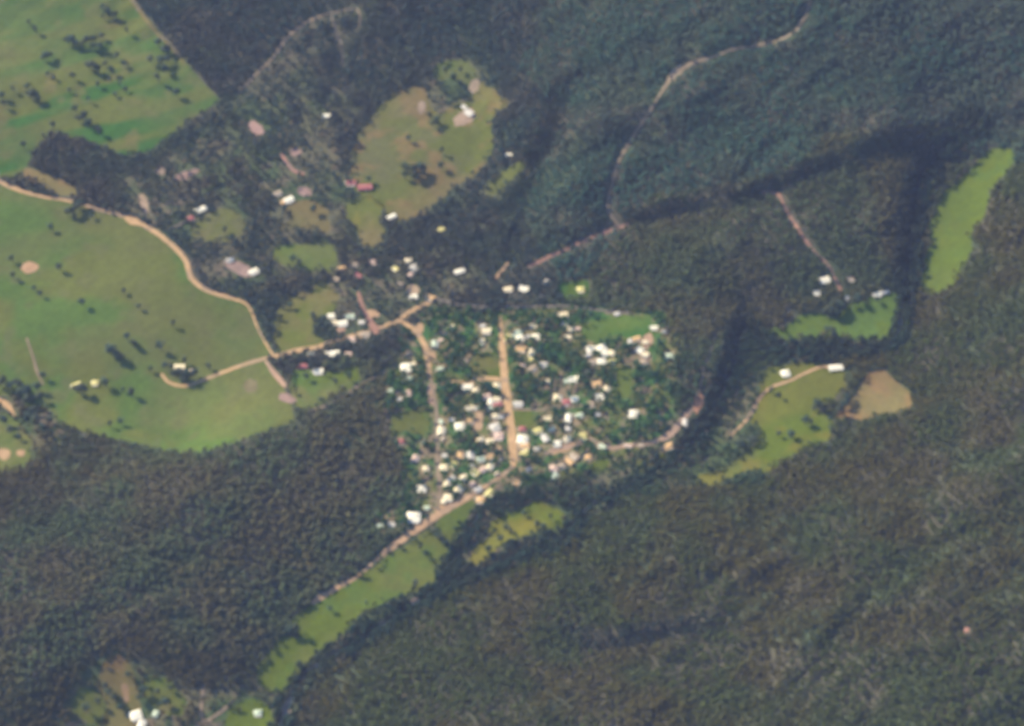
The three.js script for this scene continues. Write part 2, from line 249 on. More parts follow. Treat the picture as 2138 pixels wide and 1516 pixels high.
field('pasture', 'yellow green river flat running below the diagonal road', [LIME, OLIVE, GREEN], '955,1058 990,1050 962,1098 934,1150 915,1182 890,1220 850,1240 790,1260 740,1290 700,1332 650,1372 620,1402 590,1440 564,1442 538,1412 560,1370 590,1336 628,1326 614,1300 652,1264 722,1222 772,1192 832,1152 900,1104');
field('pasture', 'golden green glade enclosed by trees below the village', [GOLD, LIME, OLIVE], '1028,1092 1080,1066 1125,1048 1165,1064 1176,1098 1142,1106 1090,1120 1050,1132 1012,1164 980,1176 1002,1140 1022,1118');
field('pasture', 'bright green narrow valley paddock at upper right', [LIME, OLIVE, GREEN], '2066,315 2106,312 2112,340 2062,402 2056,440 2026,490 2020,530 2008,562 1980,602 1955,610 1928,606 1935,540 1944,480 1955,430 1990,388 2030,350');
field('pasture', 'green paddock with a dark tree clump below four roofs on the right', [GREEN, GREEN, LIME], '1608,697 1660,670 1702,655 1742,660 1770,640 1830,624 1884,610 1886,690 1842,706 1790,710 1745,700 1700,702 1640,706');
field('pasture', 'long olive gold paddock below two white roofs at right', [OLIVE, LIME, GOLD], '1592,778 1650,762 1745,766 1762,782 1746,830 1716,842 1704,852 1732,872 1736,910 1700,926 1640,960 1600,980 1550,985 1500,1006 1464,1010 1458,1000 1500,985 1556,952 1592,912 1572,880 1590,826');
field('clearing', 'tan cleared patch in the forest beside the olive gold paddock', [TAN, STRAW, TAN], '1815,780 1842,774 1896,820 1902,850 1870,860 1832,864 1800,875 1745,870 1788,832 1800,806', { sharp: true });
field('lawn', 'bright green playing field at the top right of the village', [RICH, GREEN, OLIVE], '1224,700 1222,680 1250,672 1300,662 1345,664 1366,680 1358,704 1318,708 1290,700 1262,706 1240,712');
field('lawn', 'green lawn beside the yellow roof above the village', [RICH, GREEN, LIME], '1168,598 1190,588 1224,592 1228,612 1195,624 1172,616');
field('lawn', 'olive yellow lawn beside the upper main street', [OLIVE, LIME, STRAW], '988,752 1012,738 1040,742 1042,782 1008,784 990,776');
field('lawn', 'olive lawn strip between houses at the village east side', [OLIVE, LIME, GREEN], '1290,770 1312,772 1316,800 1312,826 1286,824 1292,800');
field('lawn', 'olive yard left of the west village street', [STRAW, OLIVE, GREEN], '820,872 850,858 892,862 898,886 885,905 850,898 822,902');
field('lawn', 'small green glade south east of the village houses', [LIME, GREEN, OLIVE], '1238,968 1262,960 1272,970 1258,984 1240,984');
field('lawn', 'narrow olive glade beside the river east of the village', [OLIVE, LIME, STRAW], '1330,968 1362,958 1392,950 1372,968 1340,980');
field('lawn', 'grassy square between main street and the red path', [OLIVE, GREEN, LIME], '1072,862 1104,860 1112,880 1102,892 1082,890');
field('scrub_clearing', 'orange brown scrub clearing at the lower left corner', [STRAW, TAN, OLIVE], '205,1412 246,1366 278,1400 285,1440 290,1480 280,1530 200,1540 225,1480');
field('scrub_clearing', 'green scrub clearing beside the lower left roofs', [OLIVE, GREEN, STRAW], '300,1418 342,1418 378,1450 372,1490 335,1478 305,1450');
field('scrub_clearing', 'yellow green scrub clearing left of the lower left roofs', [LIME, OLIVE, STRAW], '165,1440 202,1452 222,1490 215,1516 180,1500 150,1480');
field('scrub_clearing', 'green scrub clearing at the bottom between two tracks', [GREEN, LIME, OLIVE], '470,1540 486,1478 520,1462 555,1475 562,1540');
field('clearing', 'grassy open woodland top above the round paddock', [DULL, OLIVE, GREEN], '906,152 932,126 972,130 996,162 975,180 940,160 918,165');
field('clearing', 'dry olive streak on the slope right of the round paddock', [OLIVE, STRAW, DULL], '1018,398 1040,368 1090,338 1094,346 1060,380 1026,408');

each(bounds(RIVER, 30), (i, x, z) => { const d = riverMain(x, z); if (d < 13) cover[i] = Math.max(cover[i], 0.95); });
each(bounds(CREEK, 30), (i, x, z) => { const d = creekAt(x, z); if (d < 9) cover[i] = Math.max(cover[i], 0.9); });

// ---------------------------------------------------------------- roads, tracks and bare ground
const SAND = [0.5, 0.31, 0.145], DUST = [0.46, 0.285, 0.15], CLAY = [0.33, 0.175, 0.115], GREY = [0.2, 0.165, 0.125], DRY = [0.26, 0.19, 0.115];
const ROADS = [];
function road(name, label, color, text, width, clearTrees = 4) {
  const raw = path(text), pts = rounded(onGround(raw), false, 5), half = pts.map((p, i) => { const t = i / (pts.length - 1), w = Array.isArray(width) ? lerp(width[Math.floor(t * (width.length - 1.001))], width[Math.min(width.length - 1, Math.floor(t * (width.length - 1.001)) + 1)], (t * (width.length - 1.001)) % 1) : width; return w / 2; });
  const f0 = toLine(pts, half), f = (x, z) => f0(x, z) + 2.2 * (fbm(x / 9, z / 9, 111, 2) - 0.5), box = bounds(pts, 20), k = ROADS.length;
  each(box, (i, x, z) => { const d = f0(x, z); if (d < clearTrees) cover[i] = Math.min(cover[i], d < clearTrees - 3 ? 0 : 0.3); });
  ROADS.push({ name, label, f, f0, box, paint: (x, z) => { const a = fbm(x / 26, z / 26, 121 + k, 3), c = mix3(color, GREY, 0.45 * smooth(0.5, 0.75, a)), s = 0.85 + 0.3 * fbm(x / 7, z / 7, 131, 2); return [c[0] * s, c[1] * s, c[2] * s]; } });
}
road('dirt_road', 'winding sandy dirt road along the top of the wide left pasture', SAND, '-60,352 0,381 45,399 90,411 140,419 200,436 255,451 280,462 310,476 340,496 385,540 400,582 430,606 470,619 505,630 520,642 540,690 570,742', [9, 10, 6, 9, 12, 11, 10, 5, 5]);
road('dirt_road', 'sandy dirt road from the farm on the left to the village top', SAND, '338,782 352,798 385,806 420,795 480,772 530,755 575,744 620,732 660,725 700,711 745,698 790,685 835,668 862,648 895,632 908,622', [6, 8, 9, 10, 13, 8, 10, 12, 10]);
road('village_street', 'curved sandy street entering the village from the road junction', SAND, '835,670 865,690 885,718 893,750 897,782', [11, 12, 13, 13, 9]);
road('village_street', 'dusty grey brown lower street down the west side of the village', DRY, '898,786 908,830 912,880 912,950 918,1010 915,1062', [8, 7, 9, 9, 11, 7]);
road('main_street', 'wide sandy main street running straight down the village', SAND, '1045,662 1048,720 1052,770 1056,815 1064,870 1070,930 1072,972', [5, 13, 16, 17, 15, 19, 12], 6);
road('side_street', 'short sandy side street off the main street', SAND, '944,797 965,799 985,800 1006,791 1040,792', [6, 7, 9, 12, 12]);
road('side_street', 'grey cross street east of the main street', DRY, '1070,855 1130,856 1200,848 1240,845', 6);
road('diagonal_road', 'sandy road running diagonally below the village to lower left', DUST, '1072,975 1040,998 1000,1024 975,1040 930,1065 870,1105 815,1145 790,1166 745,1205 700,1230 655,1258', [8, 8, 9, 13, 16, 15, 14, 6, 6, 10, 10]);
road('village_street', 'earthy track from the main street to the river bend', [0.36, 0.235, 0.15], '1140,948 1165,935 1200,932 1228,916 1265,935 1310,931 1360,925 1400,906 1424,878 1442,858', [9, 10, 8, 7, 9, 9, 9, 16, 11, 10], 7);
road('hill_track', 'faint brown track climbing the spur above the river bend', GREY, '1456,830 1466,790 1476,760 1488,720 1498,690', [5, 3, 5, 3, 2], 3);
road('farm_drive', 'sandy farm drive from the bright roof down to the river flat', DUST, '1742,768 1715,767 1680,780 1650,795 1612,808 1594,822 1560,875 1526,910', 6.5);
road('forest_track', 'pale forest track over the hills at upper right', DRY, '1692,-40 1690,10 1675,45 1640,78 1560,100 1500,115 1430,140 1400,165 1380,195 1345,250 1320,290 1293,335 1280,380 1270,440 1288,468', [5, 5, 6, 9, 7, 6, 12, 10, 6, 6, 8, 7, 6, 6, 6], 9);
road('forest_track', 'reddish track along the edge of the shaded gully', CLAY, '1105,556 1150,535 1200,513 1250,490 1285,478 1310,470', [9, 10, 7, 8, 12, 6], 7);
road('forest_track', 'straight red earth track down the wooded knob to four roofs', CLAY, '1590,405 1620,404 1640,435 1662,472 1680,500 1705,530 1732,558 1742,580 1755,606', [8, 6, 5, 8, 7, 6, 5, 6, 8], 6);
road('forest_track', 'short sandy track in the trees above the village', DUST, '1034,582 1046,568 1062,548', [7, 8, 5]);
road('farm_drive', 'pink earth drive bending through the woodland clearing', [0.4, 0.2, 0.145], '588,322 600,342 614,357 632,363', 7);
road('forest_track', 'pale overgrown track arching over the hilltop at upper left', DRY, '500,195 535,155 570,120 595,85 615,65 640,48 665,35 700,26 744,20 752,36 750,52', [5, 7, 7, 7, 7, 8, 6, 4, 5, 6, 3], 6);
road('forest_track', 'faint track dropping from the hilltop arch', GREY, '690,30 700,60 712,95 716,135', 4, 5);
road('farm_track', 'worn track along the straight edge of the upper left pasture', STRAW, '268,-10 310,48 355,98 385,135', [9, 9, 6, 4], 4);
road('dirt_road', 'pinkish dirt road crossing trees left of the village top', CLAY, '748,612 756,638 768,664 784,690', [7, 9, 10, 20]);
road('farm_track', 'sandy strip between the left pasture and a rough paddock', [0.4, 0.25, 0.155], '556,756 570,776 585,795 596,808', [6, 11, 13, 8]);
road('farm_track', 'brown track at the left edge of the wide pasture', DRY, '56,708 70,750 78,780 90,802', 4.5);
road('farm_track', 'orange earth bend at the left edge', SAND, '-60,828 0,838 18,850 30,868', [14, 15, 12, 5]);
road('farm_track', 'sandy track meeting another at the bottom edge, left of the river', DRY, '395,1560 412,1518 440,1502 466,1482 492,1458', [8, 8, 7, 7, 4]);
road('farm_track', 'pale track running up from the bottom edge in scrub', DRY, '425,1510 420,1480 424,1440', [7, 6, 8]);
road('farm_drive', 'pale drive to the long white shed', DRY, '345,480 365,474 382,466 394,458', 6);
road('forest_road', 'grey tree lined road along the top of the village', GREY, '912,624 960,636 1010,642 1050,643 1110,641 1180,640 1250,648 1320,655', 6, 3);
road('farm_track', 'brown track skirting the dark hill left of the village', DRY, '650,858 700,840 745,808 790,785 830,765', [5, 6, 7, 4, 3], 5);
const PATCHES = [];
function bare(label, color, u, v, ru, rv, turn = 0) {
  const pts = []; for (let a = 0; a < 18; a++) { const t = (a / 18) * 2 * Math.PI, r = 0.85 + 0.3 * hash(a, Math.round(u), 3), x = ru * r * Math.cos(t), y = rv * r * Math.sin(t), c = Math.cos(turn), s = Math.sin(turn); pts.push([u + x * c - y * s, v + x * s + y * c]); }
  const w = rounded(onGround(pts), true, 3), f = toPolygon(w), box = bounds(w, 8);
  each(box, (i, x, z) => { if (f(x, z) < 3) cover[i] = 0; });
  PATCHES.push({ name: 'bare_earth', label, f, box, paint: (x, z) => { const s = 0.8 + 0.4 * fbm(x / 9, z / 9, 141, 2); return [color[0] * s, color[1] * s, color[2] * s]; } });
}
bare('round orange bare patch in the wide left pasture', [0.42, 0.25, 0.13], 62, 559, 18, 12);
bare('bright sandy patch where the winding road leaves the trees', SAND, 277, 461, 15, 8, 0.4);
bare('orange earth cutting by the river bend', [0.44, 0.22, 0.12], 1458, 842, 10, 22, 0.15);
bare('pale bare saddle on the upper right forest track', [0.46, 0.33, 0.19], 1412, 152, 26, 8, -0.75);
bare('bare earth yard beside the orange roof in the village', [0.42, 0.27, 0.15], 1000, 878, 9, 22, 0);
bare('sandy verge at the foot of the west street', SAND, 920, 1062, 12, 9, -0.5);
bare('earth square south east of the main street', DUST, 1172, 938, 30, 8, -0.35);
bare('sandy yard by the playing field', [0.4, 0.25, 0.15], 1352, 712, 12, 16, 0.3);
bare('tan yard below the sandy yard', DRY, 1346, 745, 14, 18, 0);
bare('wide sandy apron beside the pinkish road', DUST, 778, 656, 14, 8, 0.2);
bare('sandy bank beside the curved west street', DUST, 876, 686, 8, 12, 0.4);
bare('pale bank beside the west street at mid length', DUST, 902, 742, 8, 8, 0);
bare('pink earth bank left of the west street', [0.4, 0.26, 0.17], 901, 812, 9, 14, 0.1);
bare('pink earth patch below the pale bank', [0.36, 0.23, 0.15], 902, 836, 8, 11, 0.3);
bare('pinkish bare ground at the pasture corner', [0.3, 0.19, 0.14], 600, 832, 20, 9, 0.3);
bare('pink bare ground in woodland below the upper left pasture', [0.36, 0.22, 0.17], 534, 268, 18, 12, 0.6);
bare('pink and tan yard in woodland', [0.33, 0.21, 0.16], 618, 318, 12, 9, 0);
bare('tan bare yard around the round paddock house', [0.34, 0.235, 0.15], 970, 246, 26, 15, -0.6);
bare('tan bare strip at the top of the round paddock', [0.3, 0.22, 0.14], 990, 180, 10, 16, 0.5);
bare('tan bare edge inside the round paddock', [0.28, 0.2, 0.13], 880, 225, 8, 14, 0.2);
bare('pink stony ground among thin trees', [0.3, 0.19, 0.145], 390, 365, 26, 8, -0.35);
bare('tan stony ground among thin trees', [0.28, 0.2, 0.14], 335, 358, 12, 6, 0.1);
bare('tan earth bank near the sandy patch', [0.34, 0.24, 0.15], 300, 425, 9, 22, -0.3);
bare('pinkish yard around the small white farmhouse', [0.3, 0.2, 0.15], 500, 560, 36, 14, 0.4);
bare('pink bare ground above the tan clearing', [0.3, 0.19, 0.15], 636, 400, 16, 9, 0.3);
bare('orange yard below the twin white roofs', [0.42, 0.25, 0.15], 712, 688, 9, 9, 0);
bare('orange bare scrub strip at lower left', [0.27, 0.17, 0.085], 262, 1446, 8, 22, -0.15);
bare('small orange spot at the left edge', [0.4, 0.24, 0.12], 44, 946, 9, 7, 0);
bare('orange earth bank at the left edge', [0.38, 0.24, 0.12], 8, 948, 14, 12, 0);
bare('dusty patch in the left pasture by the drive', [0.16, 0.13, 0.06], 524, 806, 16, 14, 0.2);
bare('sandy bank beside the diagonal road', [0.42, 0.29, 0.17], 668, 1248, 16, 7, -0.6);
bare('tan gravel bank below the river field', [0.26, 0.19, 0.14], 600, 1480, 8, 16, 0);
bare('tan shoal beside the river', [0.24, 0.18, 0.14], 866, 1256, 10, 8, 0);
bare('small pink clearing in the lower right forest', [0.36, 0.19, 0.14], 2018, 1315, 6, 6, 0);
bare('tan roadside bank above the junction', DUST, 760, 700, 12, 6, -0.3);
bare('sandy gravel by the road junction house', [0.4, 0.28, 0.17], 862, 606, 14, 12, 0.3);

// ---------------------------------------------------------------- buildings: pixel of the roof, kind, colour, turn (degrees), size factor
const HOUSES = [];
const h = (u, v, kind, colour, turn = 0, size = 1) => HOUSES.push({ u, v, kind, colour, turn, size });
// along the west street and between the two streets
h(848, 766, 'hip', 'white', 0, 1.3); h(862, 759, 'cabin', 'cream', 20); h(855, 788, 'cabin', 'green', -10); h(852, 738, 'cabin', 'tan', 60); h(907, 717, 'gable', 'green', 85, 0.9);
h(920, 709, 'cabin', 'pink', 0); h(927, 694, 'gable', 'tan', 70, 0.7); h(942, 682, 'gable', 'cream', 35, 0.75); h(920, 769, 'gable', 'green', 30, 0.75); h(972, 753, 'cabin', 'tan', 60);
h(815, 815, 'cabin', 'green', 30); h(851, 819, 'hip', 'pink', 0, 0.9); h(834, 832, 'cabin', 'grey', 20); h(838, 920, 'hip', 'red', 0, 0.7); h(885, 924, 'cabin', 'grey', 80);
h(866, 956, 'gable', 'pink', 65, 0.9); h(890, 977, 'hip', 'cream', 0, 0.75); h(880, 1019, 'hip', 'white', 0, 1.05); h(864, 1078, 'hip', 'white', 0, 1.55); h(891, 1059, 'cabin', 'green', 0);
h(818, 1094, 'cabin', 'grey', 0, 1.2); h(793, 1096, 'cabin', 'green', 0, 1.2);
// west of the main street
h(1016, 690, 'gable', 'cream', 5, 1.05); h(1008, 679, 'cabin', 'grey', 0); h(1006, 709, 'cabin', 'cream', 0); h(1006, 719, 'cabin', 'grey', 80);
h(976, 807, 'gable', 'white', 0, 1.1); h(992, 815, 'gable', 'cream', 60, 0.8); h(980, 850, 'gable', 'cream', 15, 0.8); h(995, 851, 'cabin', 'grey', 0); h(960, 889, 'hip', 'white', 0, 1.15); h(978, 880, 'gable', 'orange', 45, 0.9);
h(943, 875, 'cabin', 'grey', 0); h(920, 898, 'gable', 'cream', 85, 1.05); h(921, 879, 'cabin', 'green', 120); h(925, 915, 'cabin', 'tan', 60);
h(1037, 806, 'gable', 'cream', 100, 0.9); h(1016, 826, 'gable', 'pink', 20, 0.9); h(1024, 838, 'gable', 'white', 80, 0.85); h(1037, 832, 'gable', 'cream', 0, 0.8); h(1039, 845, 'gable', 'red', 25, 1.0); h(1024, 852, 'cabin', 'green', 60);
h(1034, 867, 'gable', 'cream', 30, 0.85); h(1046, 869, 'cabin', 'grey', 0); h(1034, 890, 'hip', 'grey', 20, 1.2); h(1041, 909, 'hip', 'pink', 0, 1.15); h(1023, 920, 'gable', 'cream', 0, 0.85); h(1002, 917, 'gable', 'cream', 80, 0.8); h(1041, 936, 'cabin', 'orange', 0);
// cluster at the south end
h(962, 949, 'gable', 'orange', 80, 1.0); h(982, 950, 'gable', 'grey', 85, 1.05); h(928, 950, 'cabin', 'grey', 0); h(927, 975, 'hip', 'cream', 0, 0.95); h(948, 969, 'hip', 'yellow', 0, 0.95); h(983, 972, 'gable', 'cream', 45, 0.7);
h(1004, 957, 'gable', 'green', 20, 0.9); h(1022, 952, 'gable', 'orange', 35, 0.95); h(969, 995, 'hip', 'cream', 40, 0.9); h(992, 985, 'gable', 'yellow', -40, 0.95); h(942, 1000, 'gable', 'grey', 45, 0.95); h(932, 1011, 'gable', 'cream', 70, 0.8); h(957, 1020, 'gable', 'cream', 55, 1.0);
h(937, 1037, 'hip', 'cream', 0, 1.0); h(927, 1045, 'cabin', 'cream', 70, 1.1); h(986, 1009, 'cabin', 'pink', 45, 1.1); h(998, 1020, 'gable', 'grey', 35, 0.8); h(1004, 1042, 'hip', 'orange', 0, 0.95); h(1021, 1029, 'gable', 'yellow', 50, 1.0);
h(1022, 973, 'gable', 'cream', 60, 0.9); h(1008, 979, 'gable', 'pink', 40, 0.8); h(1079, 1004, 'hip', 'orange', 60, 0.9); h(1046, 957, 'cabin', 'tan', 60); h(1037, 988, 'cabin', 'tan', 30);
// east of the main street, upper
h(1082, 693, 'hip', 'green', 0, 0.9); h(1086, 705, 'hip', 'white', 10, 1.0); h(1061, 705, 'gable', 'yellow', 60, 0.9); h(1072, 701, 'cabin', 'green', 0); h(1114, 679, 'gable', 'cream', 0, 0.8); h(1119, 702, 'hip', 'white', 0, 0.95); h(1103, 702, 'cabin', 'grey', 0);
h(1089, 727, 'gable', 'orange', -10, 1.15); h(1110, 735, 'gable', 'cream', 85, 1.0); h(1110, 749, 'cabin', 'yellow', 80); h(1091, 763, 'gable', 'pink', 60, 0.8); h(1112, 768, 'gable', 'tan', 40, 0.85); h(1136, 760, 'hip', 'grey', 0, 0.95);
h(1177, 656, 'gable', 'cream', 15, 0.9); h(1191, 686, 'hip', 'cream', 0, 0.85); h(1180, 676, 'gable', 'grey', -35, 0.75); h(1186, 702, 'cabin', 'cream', 0, 1.2); h(1206, 685, 'cabin', 'pink', 0);
// east of the main street, middle
h(1198, 791, 'gable', 'white', 10, 1.1); h(1184, 794, 'cabin', 'green', 0, 1.2); h(1140, 796, 'cabin', 'cream', 0, 1.2); h(1163, 829, 'hip', 'cream', 80, 1.0); h(1183, 838, 'hip', 'red', 0, 0.95); h(1200, 832, 'hip', 'white', 0, 0.9);
h(1082, 842, 'gable', 'grey', 0, 1.0); h(1143, 873, 'gable', 'cream', 10, 0.9); h(1186, 873, 'barn', 'white', 82, 0.85); h(1186, 894, 'cabin', 'grey', 80, 1.2); h(1151, 894, 'gable', 'green', 30, 0.75); h(1139, 913, 'gable', 'grey', -60, 0.95);
h(1163, 925, 'hip', 'white', 0, 0.95); h(1183, 915, 'gable', 'cream', 30, 0.95); h(1123, 898, 'gable', 'yellow', 25, 0.95); h(1090, 916, 'hip', 'white', 85, 1.25); h(1091, 894, 'hip', 'red', 0, 0.8); h(1095, 930, 'gable', 'orange', 10, 1.0); h(1096, 945, 'gable', 'yellow', 40, 1.0);
h(1209, 866, 'gable', 'green', 25, 0.85); h(1121, 936, 'cabin', 'grey', 0);
// south east of the main street
h(1186, 961, 'barn', 'orange', -40, 0.8); h(1200, 951, 'gable', 'tan', -45, 0.95); h(1174, 972, 'hip', 'tan', 0, 0.8); h(1156, 976, 'hip', 'pink', 0, 0.95); h(1158, 993, 'gable', 'green', 60, 0.85); h(1228, 953, 'hip', 'orange', 0, 0.75); h(1103, 979, 'cabin', 'grey', 50);
// bright group below the playing field
h(1234, 728, 'hip', 'white', 0, 1.05); h(1256, 726, 'hip', 'white', 20, 1.2); h(1263, 737, 'hip', 'white', 0, 0.85); h(1278, 735, 'hip', 'cream', 0, 0.85); h(1256, 753, 'hip', 'white', 0, 1.05); h(1238, 753, 'gable', 'tan', 10, 0.85); h(1228, 741, 'cabin', 'grey', 30, 1.2); h(1277, 753, 'gable', 'yellow', 5, 0.8); h(1288, 654, 'cabin', 'grey', 10, 1.1);
// sandy yard beside the playing field
h(1366, 683, 'gable', 'white', 0, 0.8); h(1316, 713, 'gable', 'grey', 80, 0.85); h(1329, 706, 'gable', 'orange', 20, 0.9); h(1336, 729, 'hip', 'white', -40, 0.9); h(1347, 713, 'cabin', 'cream', 0); h(1347, 738, 'gable', 'cream', -20, 0.8); h(1344, 755, 'hip', 'tan', 0, 0.9); h(1398, 742, 'hip', 'green', 0, 0.95); h(1386, 691, 'cabin', 'grey', 0);
// east edge
h(1245, 801, 'gable', 'orange', 15, 1.0); h(1265, 812, 'gable', 'cream', 70, 0.8); h(1252, 827, 'hip', 'white', 0, 1.0); h(1234, 843, 'hip', 'tan', 0, 0.85); h(1322, 863, 'hip', 'white', 80, 1.15); h(1216, 909, 'hip', 'yellow', 0, 1.0); h(1312, 929, 'gable', 'pink', -10, 0.75); h(1338, 929, 'cabin', 'tan', 10, 1.1); h(1395, 931, 'gable', 'orange', 30, 1.05); h(1258, 931, 'gable', 'green', -40, 0.8); h(1248, 864, 'cabin', 'grey', 0); h(1228, 775, 'cabin', 'pink', 10); h(1430, 883, 'barn', 'grey', 80, 0.7); h(1471, 902, 'cabin', 'pink', 0);
// above the village
h(863, 619, 'gable', 'white', 20, 0.95); h(897, 620, 'gable', 'orange', -30, 1.05); h(853, 542, 'hip', 'cream', 0, 0.85); h(864, 557, 'hip', 'grey', 30, 1.0); h(826, 559, 'gable', 'yellow', -50, 0.8); h(857, 572, 'cabin', 'pink', 60); h(838, 592, 'gable', 'tan', -30, 0.75); h(778, 546, 'gable', 'pink', 5, 0.95); h(740, 552, 'gable', 'tan', 35, 0.7); h(713, 559, 'gable', 'orange', 15, 0.8); h(748, 574, 'gable', 'red', -45, 0.85); h(701, 582, 'cabin', 'tan', 0, 1.2);
h(959, 566, 'barn', 'white', 28, 0.85); h(918, 480, 'barn', 'yellow', 30, 0.8); h(817, 452, 'barn', 'white', 35, 0.75); h(1061, 603, 'gable', 'cream', 15, 1.0); h(1095, 601, 'gable', 'white', -20, 1.15); h(1140, 588, 'gable', 'grey', 60, 0.75); h(1213, 603, 'hip', 'yellow', 0, 0.95); h(1130, 618, 'cabin', 'tan', -40);
// road junction
h(693, 658, 'gable', 'white', 0, 0.9); h(699, 672, 'hip', 'cream', 0, 0.75); h(715, 674, 'gable', 'white', 10, 1.05); h(731, 659, 'gable', 'green', 10, 1.0); h(755, 672, 'cabin', 'grey', 0, 1.2); h(763, 697, 'gable', 'tan', 5, 1.0); h(736, 706, 'gable', 'pink', 0, 0.85); h(694, 738, 'barn', 'white', 5, 1.0); h(650, 738, 'gable', 'cream', -20, 0.75); h(727, 738, 'cabin', 'pink', 0, 1.2); h(665, 774, 'gable', 'white', 5, 1.1); h(632, 764, 'barn', 'red', 10, 0.8);
// holdings in the upper left woodland
h(684, 241, 'barn', 'white', 3, 0.75); h(603, 416, 'gable', 'white', 30, 1.1); h(592, 421, 'cabin', 'orange', 30, 1.1); h(580, 402, 'gable', 'tan', 35, 0.9); h(733, 381, 'gable', 'red', 0, 1.05); h(762, 390, 'barn', 'red', 10, 1.1); h(420, 437, 'barn', 'white', 33, 0.95); h(398, 455, 'hip', 'red', 30, 0.85); h(530, 566, 'gable', 'white', 30, 1.05); h(480, 541, 'gable', 'grey', 25, 0.8);
h(980, 234, 'gable', 'grey', -45, 1.1); h(969, 222, 'cabin', 'grey', -45, 1.2); h(1063, 322, 'gable', 'white', 0, 0.75);
// farm in the left pasture
h(160, 803, 'gable', 'yellow', 25, 1.0); h(199, 798, 'hip', 'yellow', 0, 0.85); h(375, 766, 'gable', 'cream', -5, 1.15); h(403, 772, 'cabin', 'pink', 20);
// right side
h(1721, 583, 'gable', 'white', 20, 1.2); h(1777, 581, 'hip', 'tan', 0, 0.8); h(1706, 610, 'hip', 'white', 0, 0.85); h(1831, 614, 'gable', 'white', 15, 0.9); h(1847, 609, 'barn', 'grey', 15, 0.6); h(1768, 621, 'cabin', 'grey', 60);
h(1640, 778, 'hip', 'white', 10, 1.05); h(1745, 767, 'barn', 'white', 5, 1.0);
// lower left corner
h(284, 1492, 'hip', 'white', 20, 1.25); h(295, 1511, 'gable', 'white', 85, 1.0); h(325, 1489, 'cabin', 'green', 70, 1.2); h(539, 1487, 'hip', 'green', 0, 0.85);
for (const b of HOUSES) { b.p = ground(b.u, b.v + 3); const [x, , z] = b.p, r = (b.kind === 'barn' ? 13 : b.kind === 'cabin' ? 7.5 : 11) * b.size; each([x - r - 5, x + r + 5, z - r - 5, z + r + 5], (i, X, Z) => { if (Math.hypot(X - x, Z - z) < r) cover[i] = 0; }); }

// ---------------------------------------------------------------- lone trees of the paddocks (pixel of the crown, crown radius in metres)
const LONE = [];
const lone = (place, group, text) => path(text).forEach(([u, v, r]) => LONE.push({ u, v, r, place, group }));
lone('in the upper left banded pasture', 'trees scattered over the upper left pasture', '225,30,9 240,36,7 214,18,6 75,66,7 150,88,10 184,94,10 197,88,8 213,79,7 208,101,8 266,69,6 97,122,9 194,144,11 233,150,7 221,137,6 258,136,6 245,121,7 330,93,8 346,106,9 340,132,10 316,128,8 346,148,8 330,168,8 368,198,8 152,163,7 146,191,5 70,204,10 58,184,7 28,189,6 5,203,7 8,221,7 100,158,5 112,164,5 158,231,7 176,249,10 186,262,8 207,276,8 205,179,6 262,189,4.5 250,179,4.5 185,211,5 241,199,5 112,266,7 50,307,7 60,47,5');
lone('in the round olive paddock', 'trees in the round paddock', '853,293,6 922,318,6.5 920,349,7 897,246,8 912,254,8 905,262,7 846,352,8 862,362,10 878,354,9 866,374,8 845,370,7 884,368,7 770,378,6 930,152,7 948,165,7 962,150,6');
lone('in the wide left pasture', 'trees scattered over the wide left pasture', '107,478,7 124,561,7 25,544,6 28,578,7 72,603,5 85,616,5 172,636,7 258,610,5 290,643,5 362,679,6 236,738,11 252,750,8 266,708,7 280,721,7 335,728,8 170,818,10 221,804,8 276,823,8 258,816,4.5 378,784,9 394,789,9 358,773,7 407,782,7 366,784,7 315,773,5 436,769,6 253,883,6 230,889,5.5 92,788,6 150,446,9 169,431,9 160,440,8 192,453,5 222,437,6 345,768,6 386,757,6');
lone('in the long olive gold paddock', 'trees in the olive gold paddock', '1705,848,9 1713,852,7 1680,883,8 1692,885,6 1650,910,8 1625,910,5 1733,878,6 1735,903,7 1610,818,5.5 1626,829,5 1762,848,8 1752,862,8 1768,836,8 1570,923,8 1546,934,8');
lone('in the green paddock below four roofs', 'trees in the green paddock on the right', '1740,646,10 1754,640,8 1730,656,9 1748,658,8 1736,698,8 1726,692,7 1744,704,6 1790,628,8 1778,636,7 1830,628,6');
lone('on the river flat below the diagonal road', 'trees on the river flat', '908,1112,7 914,1122,7 921,1131,7 930,1138,6.5 878,1146,5 888,1158,5 868,1220,6 690,1273,5 620,1318,8 605,1322,7');
lone('at the left frame edge', 'trees at the left edge', '8,800,9 22,812,8 40,806,9 52,822,10 62,838,9 78,812,8 86,832,8 10,882,8 22,900,7 60,872,7 78,880,8 90,898,7 104,880,7 40,915,6 70,860,7');
lone('in the lower left scrub clearing', 'trees in the lower left scrub', '228,1448,7 240,1462,7 252,1478,6 222,1436,6 300,1445,8 292,1460,6 182,1482,7 330,1448,6 345,1470,7 205,1468,6 268,1412,5 356,1440,5');
lone('in the golden glade below the village', 'trees in the golden glade', '1058,1106,6 1066,1112,5 1095,1074,5 1122,1098,6.5 1134,1104,7 1046,1128,6 1020,1150,5 1150,1082,5');
lone('in the small paddocks near the junction', 'trees in the small paddocks', '607,640,6 655,668,7 640,790,6 700,800,6 612,545,7 625,552,7 655,442,7 470,482,6 730,790,7 672,840,6');
for (const t of LONE.slice()) if (t.r >= 9) for (let k = 0; k < 2; k++) LONE.push({ ...t, u: t.u + (k ? -1 : 1) * t.r * (0.7 + 0.5 * hash(t.u, t.v, k)), v: t.v + (hash(t.u, t.v, 5 + k) - 0.3) * t.r * 1.3, r: t.r * (0.6 + 0.2 * hash(t.u, t.v, 8 + k)) });
